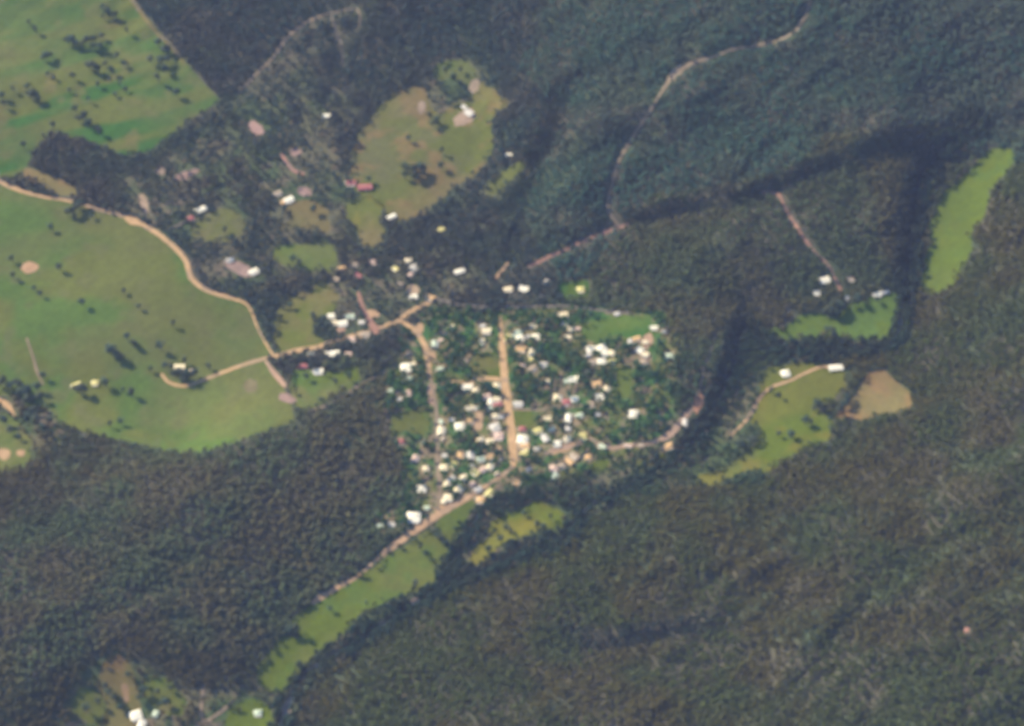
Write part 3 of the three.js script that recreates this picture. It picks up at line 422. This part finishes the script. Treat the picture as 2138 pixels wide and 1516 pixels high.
for (const t of LONE) { t.p = ground(t.u, t.v + t.r * 0.45); }

// ---------------------------------------------------------------- lay the ground and everything flat on it
{
  const pos = new Float32Array(NX * NZ * 3), nor = new Float32Array(NX * NZ * 3), uv = new Float32Array(NX * NZ * 2), col = new Float32Array(NX * NZ * 3), idx = new Uint32Array((NX - 1) * (NZ - 1) * 6);
  const LITTER = [0.095, 0.085, 0.055], FERN = [0.062, 0.08, 0.04], ROUGH = [0.145, 0.13, 0.065], LAWN = [0.07, 0.1, 0.035], SOIL = [0.2, 0.14, 0.09];
  for (let j = 0, n = 0; j < NZ; j++) for (let i = 0; i < NX; i++, n++) {
    const x = XS[i], z = ZS[j], y = HT[n]; pos.set([x, y, z], n * 3); uv.set([x / 64, -z / 64], n * 2);
    const a = HT[j * NX + Math.max(0, i - 1)], b = HT[j * NX + Math.min(NX - 1, i + 1)], c = HT[Math.max(0, j - 1) * NX + i], d = HT[Math.min(NZ - 1, j + 1) * NX + i];
    const nx = (a - b) / (XS[Math.min(NX - 1, i + 1)] - XS[Math.max(0, i - 1)]), nz = (c - d) / (ZS[Math.min(NZ - 1, j + 1)] - ZS[Math.max(0, j - 1)]), l = Math.hypot(nx, 1, nz); nor.set([nx / l, 1 / l, nz / l], n * 3);
    let k = mix3(LITTER, FERN, smooth(0.35, 0.65, fbm(x / 80, z / 80, 51, 3))); const g = coverAt(x, z, grassy);
    if (g > 0) { let w = mix3(ROUGH, LAWN, smooth(0.4, 0.62, fbm(x / 60, z / 60, 55, 3))); w = mix3(w, SOIL, smooth(0.6, 0.74, fbm(x / 26, z / 26, 58, 3)) * 0.8); k = mix3(k, w, g); }
    col.set(k, n * 3);
  }
  for (let j = 0, k = 0; j + 1 < NZ; j++) for (let i = 0; i + 1 < NX; i++) { const a = j * NX + i, b = a + 1, c = a + NX, d = c + 1; idx[k++] = a; idx[k++] = c; idx[k++] = b; idx[k++] = b; idx[k++] = c; idx[k++] = d; }
  // the village gets mown yards between its houses
  const town = toPolygon(rounded(onGround(path('800,800 840,740 870,700 900,650 1000,655 1200,645 1400,660 1405,780 1400,880 1330,945 1240,985 1150,1000 1060,1020 990,1050 900,1080 790,1110 800,1080 850,1040 840,960 800,880')), true, 4));
  for (let n = 0; n < NX * NZ; n++) { const x = pos[n * 3], z = pos[n * 3 + 2]; if (Math.abs(x) < 700 && Math.abs(z) < 700) { const t = 1 - smooth(-10, 20, town(x, z)); if (t > 0) { let w = mix3([0.048, 0.118, 0.028], [0.12, 0.13, 0.034], smooth(0.42, 0.6, fbm(x / 24, z / 24, 61, 3))); w = mix3(w, [0.24, 0.17, 0.105], smooth(0.56, 0.68, fbm(x / 15, z / 15, 64, 3)) * 0.9); let near = 99; for (const b of HOUSES) { const q = Math.hypot(b.p[0] - x, b.p[2] - z); if (q < near) near = q; } w = mix3(w, mix3([0.34, 0.225, 0.13], [0.24, 0.19, 0.1], fbm(x / 18, z / 18, 67, 2)), (1 - smooth(9, 24, near)) * smooth(0.34, 0.56, fbm(x / 30, z / 30, 66, 2)) * 0.85); const k = [col[n * 3], col[n * 3 + 1], col[n * 3 + 2]]; col.set(mix3(k, w, t), n * 3); } } }
  const g = new THREE.BufferGeometry();
  g.setAttribute('position', new THREE.BufferAttribute(pos, 3)); g.setAttribute('normal', new THREE.BufferAttribute(nor, 3)); g.setAttribute('uv', new THREE.BufferAttribute(uv, 2)); g.setAttribute('color', new THREE.BufferAttribute(col, 3)); g.setIndex(new THREE.BufferAttribute(idx, 1));
  const o = new THREE.Mesh(g, M.land); o.name = 'ground'; o.receiveShadow = true; scene.add(tag(o, 'hills and valley floor under the forest and the village', null, null, 'structure'));
}
const lay = (d, m, lift, sub) => { const o = new THREE.Mesh(drape(d.f, d.box, lift, sub, d.paint), m); o.name = numbered(d.name); o.receiveShadow = true; scene.add(tag(o, d.label, null, null, 'structure')); };
for (const d of FIELDS) lay(d, M.grass, 0.15, 1);
for (const d of PATCHES) lay(d, M.earth, 0.3, 2);
ROADS.forEach((d, i) => lay(d, M.earth, 0.42 + 0.03 * i, 3));
{ const o = new THREE.Mesh(drape(riverMain, bounds(RIVER, 12), 1.1, 2, () => [1, 1, 1]), M.water); o.name = 'river'; scene.add(tag(o, 'dark narrow river winding between trees below the village', null, null, 'structure')); const c = new THREE.Mesh(drape((x, z) => Math.max(creekAt(x, z), -riverMain(x, z)), bounds(CREEK, 12), 1.1, 2, () => [1, 1, 1]), M.water); c.name = 'creek'; scene.add(tag(c, 'creek running between the river flat and the golden glade', null, null, 'structure')); }

// ---------------------------------------------------------------- trees: a tapered trunk with limbs, a crown of many small leaf clumps
function tube(a, b, ra, rb, sides = 5) {
  const A = new THREE.Vector3(...a), B = new THREE.Vector3(...b), d = B.clone().sub(A), g = new THREE.CylinderGeometry(rb, ra, d.length(), sides, 1, true);
  g.translate(0, d.length() / 2, 0); g.applyQuaternion(new THREE.Quaternion().setFromUnitVectors(new THREE.Vector3(0, 1, 0), d.normalize())); g.translate(...a); return g;
}
// All in units of the crown's radius: crown centre near y = 1.75, so a tree stands about 2.6 radii tall.
function makeTree(seed, lobes, spread, flat, leaf) {
  const r = rng(seed), wood = [tube([0, -0.12, 0], [0.05, 1.15, 0.03], 0.1, 0.06)], pos = [], nor = [], col = [];
  const centres = [];
  for (let k = 0; k < lobes; k++) { const a = (k / lobes) * 2 * Math.PI + r() * 1.2, q = k === 0 ? 0 : spread * (0.45 + 0.55 * r()); centres.push([q * Math.cos(a), 1.55 + flat * (k === 0 ? 0.75 : r() * 0.95 - 0.15), q * Math.sin(a), 0.34 + 0.2 * r()]); }
  for (const [x, y, z] of centres) wood.push(tube([0.05, 0.95 + 0.2 * r(), 0.03], [x * 0.85, y - 0.1, z * 0.85], 0.045, 0.015, 4));
  for (const [cx, cy, cz, R] of centres) {
    const n = leaf, tone = 0.75 + 0.5 * r();
    for (let k = 0; k < n; k++) {
      const th = r() * 2 * Math.PI, cph = r() * 1.75 - 0.75, sph = Math.sqrt(Math.max(0, 1 - cph * cph)), rr = R * (0.72 + 0.38 * r());
      const N = new THREE.Vector3(sph * Math.cos(th), cph, sph * Math.sin(th)), C = new THREE.Vector3(cx, cy, cz).addScaledVector(N, rr);
      const F = N.clone().add(new THREE.Vector3(r() - 0.5, r() - 0.1, r() - 0.5).multiplyScalar(1.3)).normalize(), T = new THREE.Vector3(r() - 0.5, r() - 0.5, r() - 0.5).cross(F).normalize(), B = F.clone().cross(T);
      const s = 0.11 + 0.1 * r(), t = s * (0.55 + 0.5 * r()), bend = 0.35 * s, c = tone * (0.8 + 0.4 * r());
      const p = [C.clone().addScaledVector(T, -s), C.clone().addScaledVector(B, -t).addScaledVector(F, bend), C.clone().addScaledVector(T, s), C.clone().addScaledVector(B, t).addScaledVector(F, bend)];
      const m = F.clone().multiplyScalar(0.6).addScaledVector(N, 0.7).normalize();
      for (const q of [0, 1, 2, 0, 2, 3]) { pos.push(p[q].x, p[q].y, p[q].z); nor.push(m.x, m.y, m.z); col.push(c, c, c); }
    }
  }
  const crown = new THREE.BufferGeometry(); crown.setAttribute('position', new THREE.Float32BufferAttribute(pos, 3)); crown.setAttribute('normal', new THREE.Float32BufferAttribute(nor, 3)); crown.setAttribute('color', new THREE.Float32BufferAttribute(col, 3));
  const trunk = mergeGeometries(wood.map((g) => { const q = g.toNonIndexed(); q.deleteAttribute('uv'); return q; }));
  const whole = mergeGeometries([crown, (() => { const t = trunk.clone(); t.setAttribute('color', new THREE.Float32BufferAttribute(Array.from({ length: t.attributes.position.count }, () => [2.4, 1.9, 1.7]).flat(), 3)); return t; })()]);
  return { crown, trunk, whole };
}
const KINDS = [makeTree(1, 7, 0.62, 0.55, 26), makeTree(2, 8, 0.66, 0.45, 24), makeTree(3, 6, 0.55, 0.75, 28), makeTree(4, 9, 0.64, 0.6, 22), makeTree(5, 5, 0.5, 0.9, 30), makeTree(6, 8, 0.6, 0.5, 24)];
const leafMat = (name, r, g, b) => new THREE.MeshPhysicalMaterial({ name, color: new THREE.Color().setRGB(r, g, b), vertexColors: true, roughness: 0.9, specularIntensity: 0.2, transmission: 0.35, side: THREE.DoubleSide });
const LEAF = { gum: leafMat('grey green gum leaves', 0.07, 0.078, 0.044), lush: leafMat('deep green garden leaves', 0.05, 0.13, 0.042), dark: leafMat('dark paddock tree leaves', 0.068, 0.105, 0.066) };

// forest, told apart by where it grows
const WOODS = [
  ['hill_forest', 'grey green eucalypt forest on the lower left hill', [[300, 1150], [100, 1300], [550, 1050], [700, 1000], [450, 1250], [620, 1150]]],
  ['hill_forest', 'grey brown eucalypt forest on the large lower right hill', [[1500, 1200], [1900, 1100], [1200, 1350], [1700, 1400], [1000, 1450], [2050, 800], [800, 1480], [2100, 600], [1300, 1120], [1500, 1075], [1100, 1220], [1700, 990], [960, 1270], [2000, 680], [1850, 900]]],
  ['hill_forest', 'bluish eucalypt forest on the upper right hills above the shaded gully', [[1400, 250], [1800, 150], [1600, 200], [1200, 150], [2050, 100], [1200, 350]]],
  ['hill_forest', 'brownish forest on the wooded knob between gully and river', [[1450, 560], [1700, 500], [1450, 720], [1600, 580], [1820, 400]]],
  ['woodland', 'dark woodland on the slopes at top centre', [[600, 120], [850, 80], [1000, 60], [450, 80], [1080, 260], [680, 180]]],
  ['woodland', 'open woodland around the clearings and holdings at centre left', [[450, 380], [600, 450], [700, 480], [850, 520], [560, 560], [950, 480]]],
  ['oval_wood', 'oval wood between the two left pastures', [[170, 320], [250, 350]]],
  ['riverside_wood', 'dark trees lining the river bends', [[1350, 990], [1480, 850], [1560, 680], [1890, 600], [1150, 1080], [1000, 1100], [1920, 400], [1700, 735], [1500, 950]]],
  ['valley_wood', 'mixed green trees on the flats between village and river', [[1300, 960], [1440, 885], [1240, 1000], [1120, 1040], [1560, 800], [1570, 890], [1500, 960], [1430, 760], [1000, 1050]]],
  ['scrub', 'low scrub and trees in the lower left corner', [[200, 1480], [400, 1470], [540, 1500], [20, 900]]],
];
const isTown = (u, v) => { const P = TOWN; let c = false; for (let i = 0, j = P.length - 1; i < P.length; j = i++) if (P[i][1] > v !== P[j][1] > v && u < ((P[j][0] - P[i][0]) * (v - P[i][1])) / (P[j][1] - P[i][1]) + P[i][0]) c = !c; return c; };
const TOWN = path('805,800 835,745 835,690 900,640 1000,655 1200,645 1390,655 1405,780 1400,880 1330,940 1240,980 1150,1010 1060,1030 1000,1060 960,1050 900,1085 790,1110 790,1080 845,1040 840,960 805,880');
const stands = WOODS.map(() => KINDS.map(() => [])), gardens = [];
{
  const r = rng(77), S = 6.6, m4 = new THREE.Matrix4(), q = new THREE.Quaternion(), Y = new THREE.Vector3(0, 1, 0);
  const seeds = WOODS.flatMap((w, k) => w[2].map(([u, v]) => [u, v, k]));
  for (let z = Z0 + 10; z < Z1 - 10; z += S) for (let x = X0 + 10; x < X1 - 10; x += S) {
    const px = x + (r() - 0.5) * S * 1.1, pz = z + (r() - 0.5) * S * 1.1, pick = r(), kind = Math.floor(r() * KINDS.length), turn = r() * 6.283, size = r(), tall = r(), t1 = r(), t2 = r();
    const y = H(px, pz), [u, v] = pixelOf(px, y, pz);
    if (u < -260 || u > PW + 260 || v < -240 || v > PH + 260) continue;
    const town = isTown(u, v), c = coverAt(px, pz), clump = smooth(0.3, 0.62, fbm(px / 42, pz / 42, 151, 3)), inRiver = riverAt(px, pz);
    if (inRiver < -3.2) continue;
    const dens = town ? c * (0.16 + 0.5 * clump) : c * (0.72 + 0.28 * clump);
    if (pick > dens) continue;
    if (c < 0.02) continue;
    const big = fbm(px / 170, pz / 170, 161, 2), R = (town ? 3.4 + 3.6 * size * size : 3.0 + 3.3 * size * size) * (0.85 + 0.3 * big), stretch = 0.85 + 0.45 * tall;
    if (town) { gardens.push({ x: px, y, z: pz, u, v, R, stretch, kind, turn, t1, t2 }); continue; }
    let best = 1e9, w = 0; for (const s of seeds) { if (s[2] === 7 && inRiver > 24) continue; const d = (s[0] - u) ** 2 + (s[1] - v) ** 2; if (d < best) { best = d; w = s[2]; } }
    if (w !== 7 && inRiver < 24) w = 7; const tower = w === 7 && inRiver < 24 ? 1.25 : 1;
    m4.compose(new THREE.Vector3(px, y - 0.1 * R, pz), q.setFromAxisAngle(Y, turn), new THREE.Vector3(R * tower, R * stretch * tower, R * tower));
    // leaf tone: species vary from grey green to olive and brown; blue haze is painted into the upper right stand
    const sp = fbm(px / 120, pz / 120, 171, 3), dry = smooth(0.4, 0.65, sp), s = 0.8 + 0.4 * t1; let c3 = mix3([0.85, 1.08, 0.92], [1.22, 1.0, 0.84], dry * 0.8 + 0.3 * (t2 - 0.5));
    const stand = [[2.35, 2.1, 1.75], [1.5, 1.32, 0.55], [1.4, 1.9, 2.5], [1.85, 1.68, 1.3], [1.05, 1.2, 1.9], [1.1, 1.12, 1.7], [1.35, 1.25, 1.6], [0.45, 0.7, 0.8], [0.95, 1.2, 0.9], [1.4, 1.2, 0.95]][w]; const bankShade = gully(px, pz); c3 = c3.map((a, i) => a * lerp(stand[i], [0.6, 0.72, 0.95][i], bankShade)); if (t2 > 0.975) c3 = [1.22, 1.05, 0.9];  // trees along the steep banks tinted darker, painting shade into their leaf colour
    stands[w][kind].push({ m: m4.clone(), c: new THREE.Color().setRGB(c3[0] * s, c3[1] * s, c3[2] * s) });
  }
}
WOODS.forEach(([name, label], w) => {
  const g = new THREE.Group(); g.name = numbered(name); tag(g, label, 'forest', null, 'stuff');
  stands[w].forEach((list, k) => {
    if (!list.length) return;
    const im = new THREE.InstancedMesh(KINDS[k].whole, LEAF.gum, list.length); im.name = 'canopy';
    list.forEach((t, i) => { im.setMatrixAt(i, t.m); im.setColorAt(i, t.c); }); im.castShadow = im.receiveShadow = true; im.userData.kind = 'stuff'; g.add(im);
  });
  scene.add(g);
});

// single trees: one built of each form, the others copies of it
const TONES = { dark: [LEAF.dark, leafMat('olive paddock tree leaves', 0.09, 0.11, 0.062)], lush: [LEAF.lush, leafMat('mid green garden leaves', 0.075, 0.165, 0.036), leafMat('blue green garden leaves', 0.04, 0.11, 0.06)] };
const forms = {};
function singleTree(name, tone, kind, [x, y, z], R, stretch, turn) {
  const key = name + tone + kind; let o;
  if (!forms[key]) {
    o = new THREE.Group(); const a = new THREE.Mesh(KINDS[kind].trunk, M.bark), b = new THREE.Mesh(KINDS[kind].crown, TONES[name === 'garden_tree' ? 'lush' : 'dark'][tone]); a.name = 'trunk'; b.name = 'crown'; a.castShadow = b.castShadow = a.receiveShadow = b.receiveShadow = true; o.add(a, b); forms[key] = o;
  } else o = forms[key].clone();
  o.name = numbered(name); o.position.set(x, y, z); o.scale.set(R, R * stretch, R); o.rotation.y = turn; scene.add(o); return o;
}
const ORD = ['first', 'second', 'third', 'fourth', 'fifth', 'sixth', 'seventh', 'eighth', 'ninth', 'tenth', 'eleventh', 'twelfth', 'thirteenth', 'fourteenth', 'fifteenth', 'sixteenth', 'seventeenth', 'eighteenth', 'nineteenth'];
const ordinal = (n) => n < 19 ? ORD[n] : n === 19 ? 'twentieth' : n < 29 ? 'twenty ' + ORD[n - 20] : n === 29 ? 'thirtieth' : n < 39 ? 'thirty ' + ORD[n - 30] : n === 39 ? 'fortieth' : 'forty ' + ORD[n - 40];
function rankLabels(list, base) {                   // things alike in look and place are told apart by their order from the left
  const by = new Map(); for (const t of list) { const k = base(t); if (!by.has(k)) by.set(k, []); by.get(k).push(t); }
  for (const [k, set] of by) { set.sort((a, b) => a.u - b.u); set.forEach((t, i) => { t.label = set.length === 1 ? k : k + ', ' + (i === 0 ? 'leftmost' : i === set.length - 1 ? 'rightmost' : ordinal(i) + ' from left') + (set.length > 2 ? '' : ' of two'); }); }
}
rankLabels(LONE, (t) => (t.r >= 9 ? 'large dark spreading tree ' : t.r >= 6.5 ? 'mid sized dark tree ' : 'small dark tree ') + t.place);
LONE.forEach((t, i) => tag(singleTree('paddock_tree', i % 2, (i * 5 + 1) % KINDS.length, [t.p[0], H(t.p[0], t.p[2]) - 0.1 * t.r, t.p[2]], t.r * 1.3, 0.85 + 0.25 * hash(i, 7), hash(i, 3) * 6.28), t.label, 'tree', t.group));

// village garden trees: the 280 with the largest crowns singly, the rest of them as one
const ZONE = [[850, 780, 'left of the curved street'], [850, 880, 'left of the lower street'], [850, 1040, 'at the village lower left'], [960, 700, 'between the streets near their top'], [960, 790, 'above the short side street'], [970, 880, 'left of the middle main street'], [950, 1000, 'in the village south end'], [1110, 690, 'right of the upper main street'], [1120, 800, 'above the grey cross street'], [1130, 890, 'below the grey cross street'], [1110, 980, 'below the earth square'], [1230, 680, 'left of the playing field'], [1370, 680, 'right of the playing field'], [1270, 770, 'below the bright house group'], [1370, 780, 'right of the sandy yard'], [1280, 870, 'in the dark eastern tree mass'], [1370, 880, 'near the river bend'], [1220, 960, 'by the track below the village']];
gardens.sort((a, b) => b.R - a.R);
const singles = gardens.slice(0, 280), rest = gardens.slice(280);
for (const [i, t] of singles.entries()) { let d = 1e9; t.tone = i % 3; for (const [u, v, text] of ZONE) { const e = (u - t.u) ** 2 + (v - t.v) ** 2; if (e < d) { d = e; t.zone = text; } } }
rankLabels(singles, (t) => (t.R > 6.6 ? 'large ' : 'mid sized ') + ['deep', 'mid', 'blue'][t.tone] + ' green tree ' + t.zone);
for (const t of singles) tag(singleTree('garden_tree', t.tone, t.kind, [t.x, t.y - 0.1 * t.R, t.z], t.R, t.stretch, t.turn), t.label, 'tree', 'garden trees of the village');
{
  const g = new THREE.Group(); g.name = 'garden_shrubbery'; tag(g, 'smaller trees and shrubs filling the village gardens', 'shrubbery', null, 'stuff');
  KINDS.forEach((K, k) => { const list = rest.filter((t) => t.kind === k); if (!list.length) return; const im = new THREE.InstancedMesh(K.whole, LEAF.lush, list.length); im.name = 'foliage'; im.userData.kind = 'stuff'; list.forEach((t, i) => { im.setMatrixAt(i, new THREE.Matrix4().compose(new THREE.Vector3(t.x, t.y - 0.1 * t.R, t.z), new THREE.Quaternion().setFromAxisAngle(new THREE.Vector3(0, 1, 0), t.turn), new THREE.Vector3(t.R, t.R * t.stretch, t.R))); const s = 0.75 + 0.5 * t.t1; im.setColorAt(i, new THREE.Color().setRGB(s * (0.9 + 0.5 * t.t2), s, s * 0.95)); }); g.add(im); });
  scene.add(g);
}

// ---------------------------------------------------------------- houses
const ribs = grain(128, 25, 0.86, 1, 8);
const ROOF = {};
for (const [k, r, g, b, metal] of [['white', 0.92, 0.82, 0.57, 0], ['cream', 0.86, 0.7, 0.4, 0], ['yellow', 0.64, 0.54, 0.17, 0], ['orange', 0.68, 0.4, 0.15, 0], ['tan', 0.42, 0.31, 0.19, 0], ['pink', 0.64, 0.43, 0.3, 0], ['red', 0.36, 0.09, 0.075, 0], ['green', 0.5, 0.56, 0.36, 0], ['grey', 0.58, 0.52, 0.4, 0]]) ROOF[k] = std({ name: k + ' roof sheeting', color: new THREE.Color().setRGB(r, g, b), map: ribs, roughness: 0.7, metalness: metal });
const WALLS = [[0.6, 0.56, 0.48], [0.5, 0.42, 0.32], [0.66, 0.65, 0.62], [0.32, 0.19, 0.13]].map(([r, g, b]) => std({ name: 'house wall', color: new THREE.Color().setRGB(r, g, b), map: grit, roughness: 0.85 }));
const PANE = std({ name: 'window glass', color: new THREE.Color().setRGB(0.05, 0.06, 0.07), roughness: 0.15 }), DOOR = std({ name: 'painted door', color: new THREE.Color().setRGB(0.16, 0.1, 0.07), roughness: 0.6 }), BRICK = std({ name: 'chimney brick', color: new THREE.Color().setRGB(0.3, 0.15, 0.1), map: grit, roughness: 0.9 }), TIMBER = std({ name: 'timber', color: new THREE.Color().setRGB(0.35, 0.3, 0.24), roughness: 0.8 });
const box = (w, hh, d, x, y, z) => new THREE.BoxGeometry(w, hh, d).translate(x, y, z);
function slab(corners, thick) {                     // a roof plane of a real thickness
  const c = corners.map((p) => new THREE.Vector3(...p)), n = new THREE.Vector3().crossVectors(c[1].clone().sub(c[0]), c[2].clone().sub(c[0])).normalize().multiplyScalar(thick), pos = [], uv = [];
  const t = c.map((p) => p.clone().add(n)), face = (...p) => { for (let k = 1; k + 1 < p.length; k++) for (const q of [p[0], p[k], p[k + 1]]) { pos.push(q.x, q.y, q.z); uv.push(q.x / 3, q.z / 3); } };
  face(...t); face(...c.slice().reverse()); c.forEach((p, i) => { const j = (i + 1) % c.length; face(c[i], c[j], t[j], t[i]); });
  const g = new THREE.BufferGeometry(); g.setAttribute('position', new THREE.Float32BufferAttribute(pos, 3)); g.setAttribute('uv', new THREE.Float32BufferAttribute(uv, 2)); g.computeVertexNormals(); return g;
}
const prism = (w, d, y, rise) => { const g = new THREE.BufferGeometry(), a = w / 2, b = d / 2, pos = []; for (const s of [-1, 1]) { const q = [[s * a, y, b], [s * a, y, -b], [s * a, y + rise, 0]]; if (s < 0) q.reverse(); q.forEach((p) => pos.push(...p)); } g.setAttribute('position', new THREE.Float32BufferAttribute(pos, 3)); g.setAttribute('uv', new THREE.Float32BufferAttribute(pos.flatMap((v, i) => (i % 3 === 2 ? [] : [v / 4])), 2)); g.computeVertexNormals(); return g; };
const DIM = { gable: [15.5, 10, 3, 2.1], hip: [13.5, 12, 3, 2.5], barn: [24, 11.5, 4.2, 2.2], cabin: [8.5, 6.5, 2.6, 1.2] };
function makeHouse(kind) {
  const o = new THREE.Group(), [w, d, e, rise] = DIM[kind], part = (name, g, m, parent = o) => { const q = new THREE.Mesh(g, m); q.name = name; q.castShadow = q.receiveShadow = true; parent.add(q); return q; };
  const ov = 0.6, a = w / 2 + ov, b = d / 2 + ov, drop = (rise * ov) / (d / 2);
  const plain = (g) => { const q = g.index ? g.toNonIndexed() : g; for (const k of Object.keys(q.attributes)) if (!['position', 'normal', 'uv'].includes(k)) q.deleteAttribute(k); return q; };
  const wall = [plain(box(w, e + 0.8, d, 0, (e - 0.8) / 2, 0))]; if (kind !== 'hip') wall.push(prism(w, d, e, rise));
  part('wall', mergeGeometries(wall), WALLS[0]);
  let roof;
  if (kind === 'hip') { const rl = Math.max(0.6, w / 2 - d / 2 + 1.2), y0 = e - drop, y1 = e + rise, A = [-a, y0, b], B = [a, y0, b], C = [a, y0, -b], D = [-a, y0, -b], P = [-rl, y1, 0], Q = [rl, y1, 0];
    roof = part('roof', mergeGeometries([slab([A, B, Q, P], 0.15), slab([C, D, P, Q], 0.15), slab([B, C, Q], 0.15), slab([D, A, P], 0.15)]), ROOF.white); part('ridge_cap', plain(box(2 * rl + 0.3, 0.16, 0.35, 0, y1 + 0.16, 0)), ROOF.grey, roof); }
  else { const y0 = e - drop, y1 = e + rise; roof = part('roof', mergeGeometries([slab([[-a, y0, b], [a, y0, b], [a, y1, 0], [-a, y1, 0]], 0.15), slab([[a, y0, -b], [-a, y0, -b], [-a, y1, 0], [a, y1, 0]], 0.15)]), ROOF.white); part('ridge_cap', plain(box(2 * a, 0.16, 0.35, 0, y1 + 0.17, 0)), ROOF.grey, roof); }
  const win = (x, y, z, ww, hh, side) => part('window', side ? box(0.08, hh, ww, x, y, z) : box(ww, hh, 0.08, x, y, z), PANE);
  if (kind === 'barn') { part('door', box(4.2, 3.4, 0.12, -w / 5, 1.7, d / 2 + 0.05), DOOR); part('door', box(4.2, 3.4, 0.12, w / 5, 1.7, d / 2 + 0.05), DOOR); win(w / 2 + 0.03, 2.2, 0, 2, 1.2, true); win(-w / 2 - 0.03, 2.2, 0, 2, 1.2, true); }
  else {
    part('door', box(1, 2.1, 0.1, 0.4, 1.05, d / 2 + 0.04), DOOR);
    for (const s of [-1, 1]) { win(s * w * 0.3, 1.6, d / 2 + 0.03, Math.min(1.9, w * 0.18), 1.2, false); if (kind !== 'cabin') { win(s * w * 0.28, 1.6, -d / 2 - 0.03, 1.7, 1.2, false); win(s * (w / 2 + 0.03), 1.6, d * 0.12, 1.5, 1.2, true); } }
    if (kind !== 'cabin') {
      const vr = part('verandah', slab([[-w * 0.42, e - drop - 0.75, d / 2 + 2.7], [w * 0.42, e - drop - 0.75, d / 2 + 2.7], [w * 0.42, e - drop - 0.12, d / 2 + 0.12], [-w * 0.42, e - drop - 0.12, d / 2 + 0.12]], 0.1), ROOF.grey);
      for (const s of [-1, -0.34, 0.34, 1]) part('post', box(0.14, e - drop - 0.78 + 0.6, 0.14, s * w * 0.4, (e - drop - 0.78 - 0.6) / 2, d / 2 + 2.5), TIMBER, vr);
      part('chimney', box(0.9, 2.4, 0.7, w * 0.26, e + rise * 0.75, -d * 0.16), BRICK);
      part('water_tank', new THREE.CylinderGeometry(1.5, 1.5, 2.4, 14).translate(-w / 2 - 2.3, 0.9, -d * 0.2), ROOF.grey);
    }
  }
  return o;
}
const protos = {};
const PLACES = [[700, 665, 'beside the road junction left of the village'], [690, 745, 'beside the sandy road left of the village'], [850, 780, 'left of the curved west street'], [875, 990, 'below the left end of the village'], [815, 1090, 'at the lower left tip of the village'], [925, 720, 'between the two streets, near the top'], [940, 890, 'between the two streets, midway'], [1015, 700, 'left of the upper main street'], [990, 830, 'below the short side street'], [1030, 880, 'left of the middle main street'], [965, 960, 'in the dense south cluster'], [960, 1030, 'near the diagonal road'], [1010, 985, 'in the dense cluster near main street'], [1080, 700, 'right of the upper main street'], [1110, 750, 'around the bend right of main street'], [1185, 685, 'above the village beside dark trees'], [1165, 830, 'beside the grey cross street'], [1150, 890, 'below the grey cross street'], [1095, 920, 'right of the lower main street'], [1180, 970, 'by the earth square'], [1255, 740, 'in the bright group below playing field'], [1345, 720, 'in the sandy yard by playing field'], [1245, 820, 'right of the grey cross street'], [1320, 890, 'among dark trees at the east edge'], [1400, 915, 'by the track to the river bend'], [860, 560, 'in trees north of the village'], [880, 615, 'beside the road at the village top'], [730, 565, 'in woodland above the junction'], [1120, 600, 'in clearings just above the village'], [600, 410, 'in the woodland tan clearing'], [750, 385, 'at the foot of round paddock'], [410, 445, 'at the end of the pale drive'], [505, 555, 'in the pinkish farm yard'], [975, 228, 'on the round paddock edge'], [920, 480, 'alone in upper woodland'], [684, 241, 'alone in upper left forest'], [1063, 322, 'alone right of the round paddock'], [180, 800, 'in the wide left pasture'], [390, 769, 'on the treed island in left pasture'], [1740, 600, 'above the green right hand paddock'], [1840, 610, 'at the corner of right hand paddock'], [1640, 778, 'above the olive gold paddock'], [1745, 767, 'at the drive end on the right'], [300, 1495, 'in the lower left corner'], [539, 1487, 'at the bottom edge near tracks']];
for (const b of HOUSES) { let d = 1e9; for (const [u, v, text] of PLACES) { const e = (u - b.u) ** 2 + (v - b.v) ** 2; if (e < d) { d = e; b.place = text; } } }
const WORD = { gable: 'house', hip: 'square house', barn: 'shed', cabin: 'cabin' };
rankLabels(HOUSES, (b) => (b.size >= 1.2 && b.kind !== 'cabin' ? 'large ' : '') + (b.kind === 'barn' ? 'long ' : b.kind === 'cabin' ? 'small ' : '') + b.colour + ' roofed ' + WORD[b.kind] + ' ' + b.place);
HOUSES.forEach((b, i) => {
  let o; if (!protos[b.kind]) o = protos[b.kind] = makeHouse(b.kind); else o = protos[b.kind].clone();
  o.name = numbered({ gable: 'house', hip: 'hip_roof_house', barn: 'shed', cabin: 'cabin' }[b.kind]);
  const [x, , z] = b.p; o.position.set(x, H(x, z) + 0.25, z); o.rotation.set(0, THREE.MathUtils.degToRad(b.turn + (hash(i, 9) - 0.5) * 10), 0); o.scale.set(b.size * 1.2, Math.sqrt(b.size), b.size * 1.2);
  for (const c of o.children) { if (c.name === 'roof') c.material = ROOF[b.colour]; if (c.name === 'wall') c.material = WALLS[Math.floor(hash(i, 5) * 4)]; }
  scene.add(tag(o, b.label, b.kind === 'barn' ? 'shed' : b.kind === 'cabin' ? 'cabin' : 'house', { gable: 'gable roofed houses of the valley', hip: 'square roofed houses of the valley', barn: 'long sheds of the valley', cabin: 'small cabins of the valley' }[b.kind]));
});

renderer.render(scene, camera);
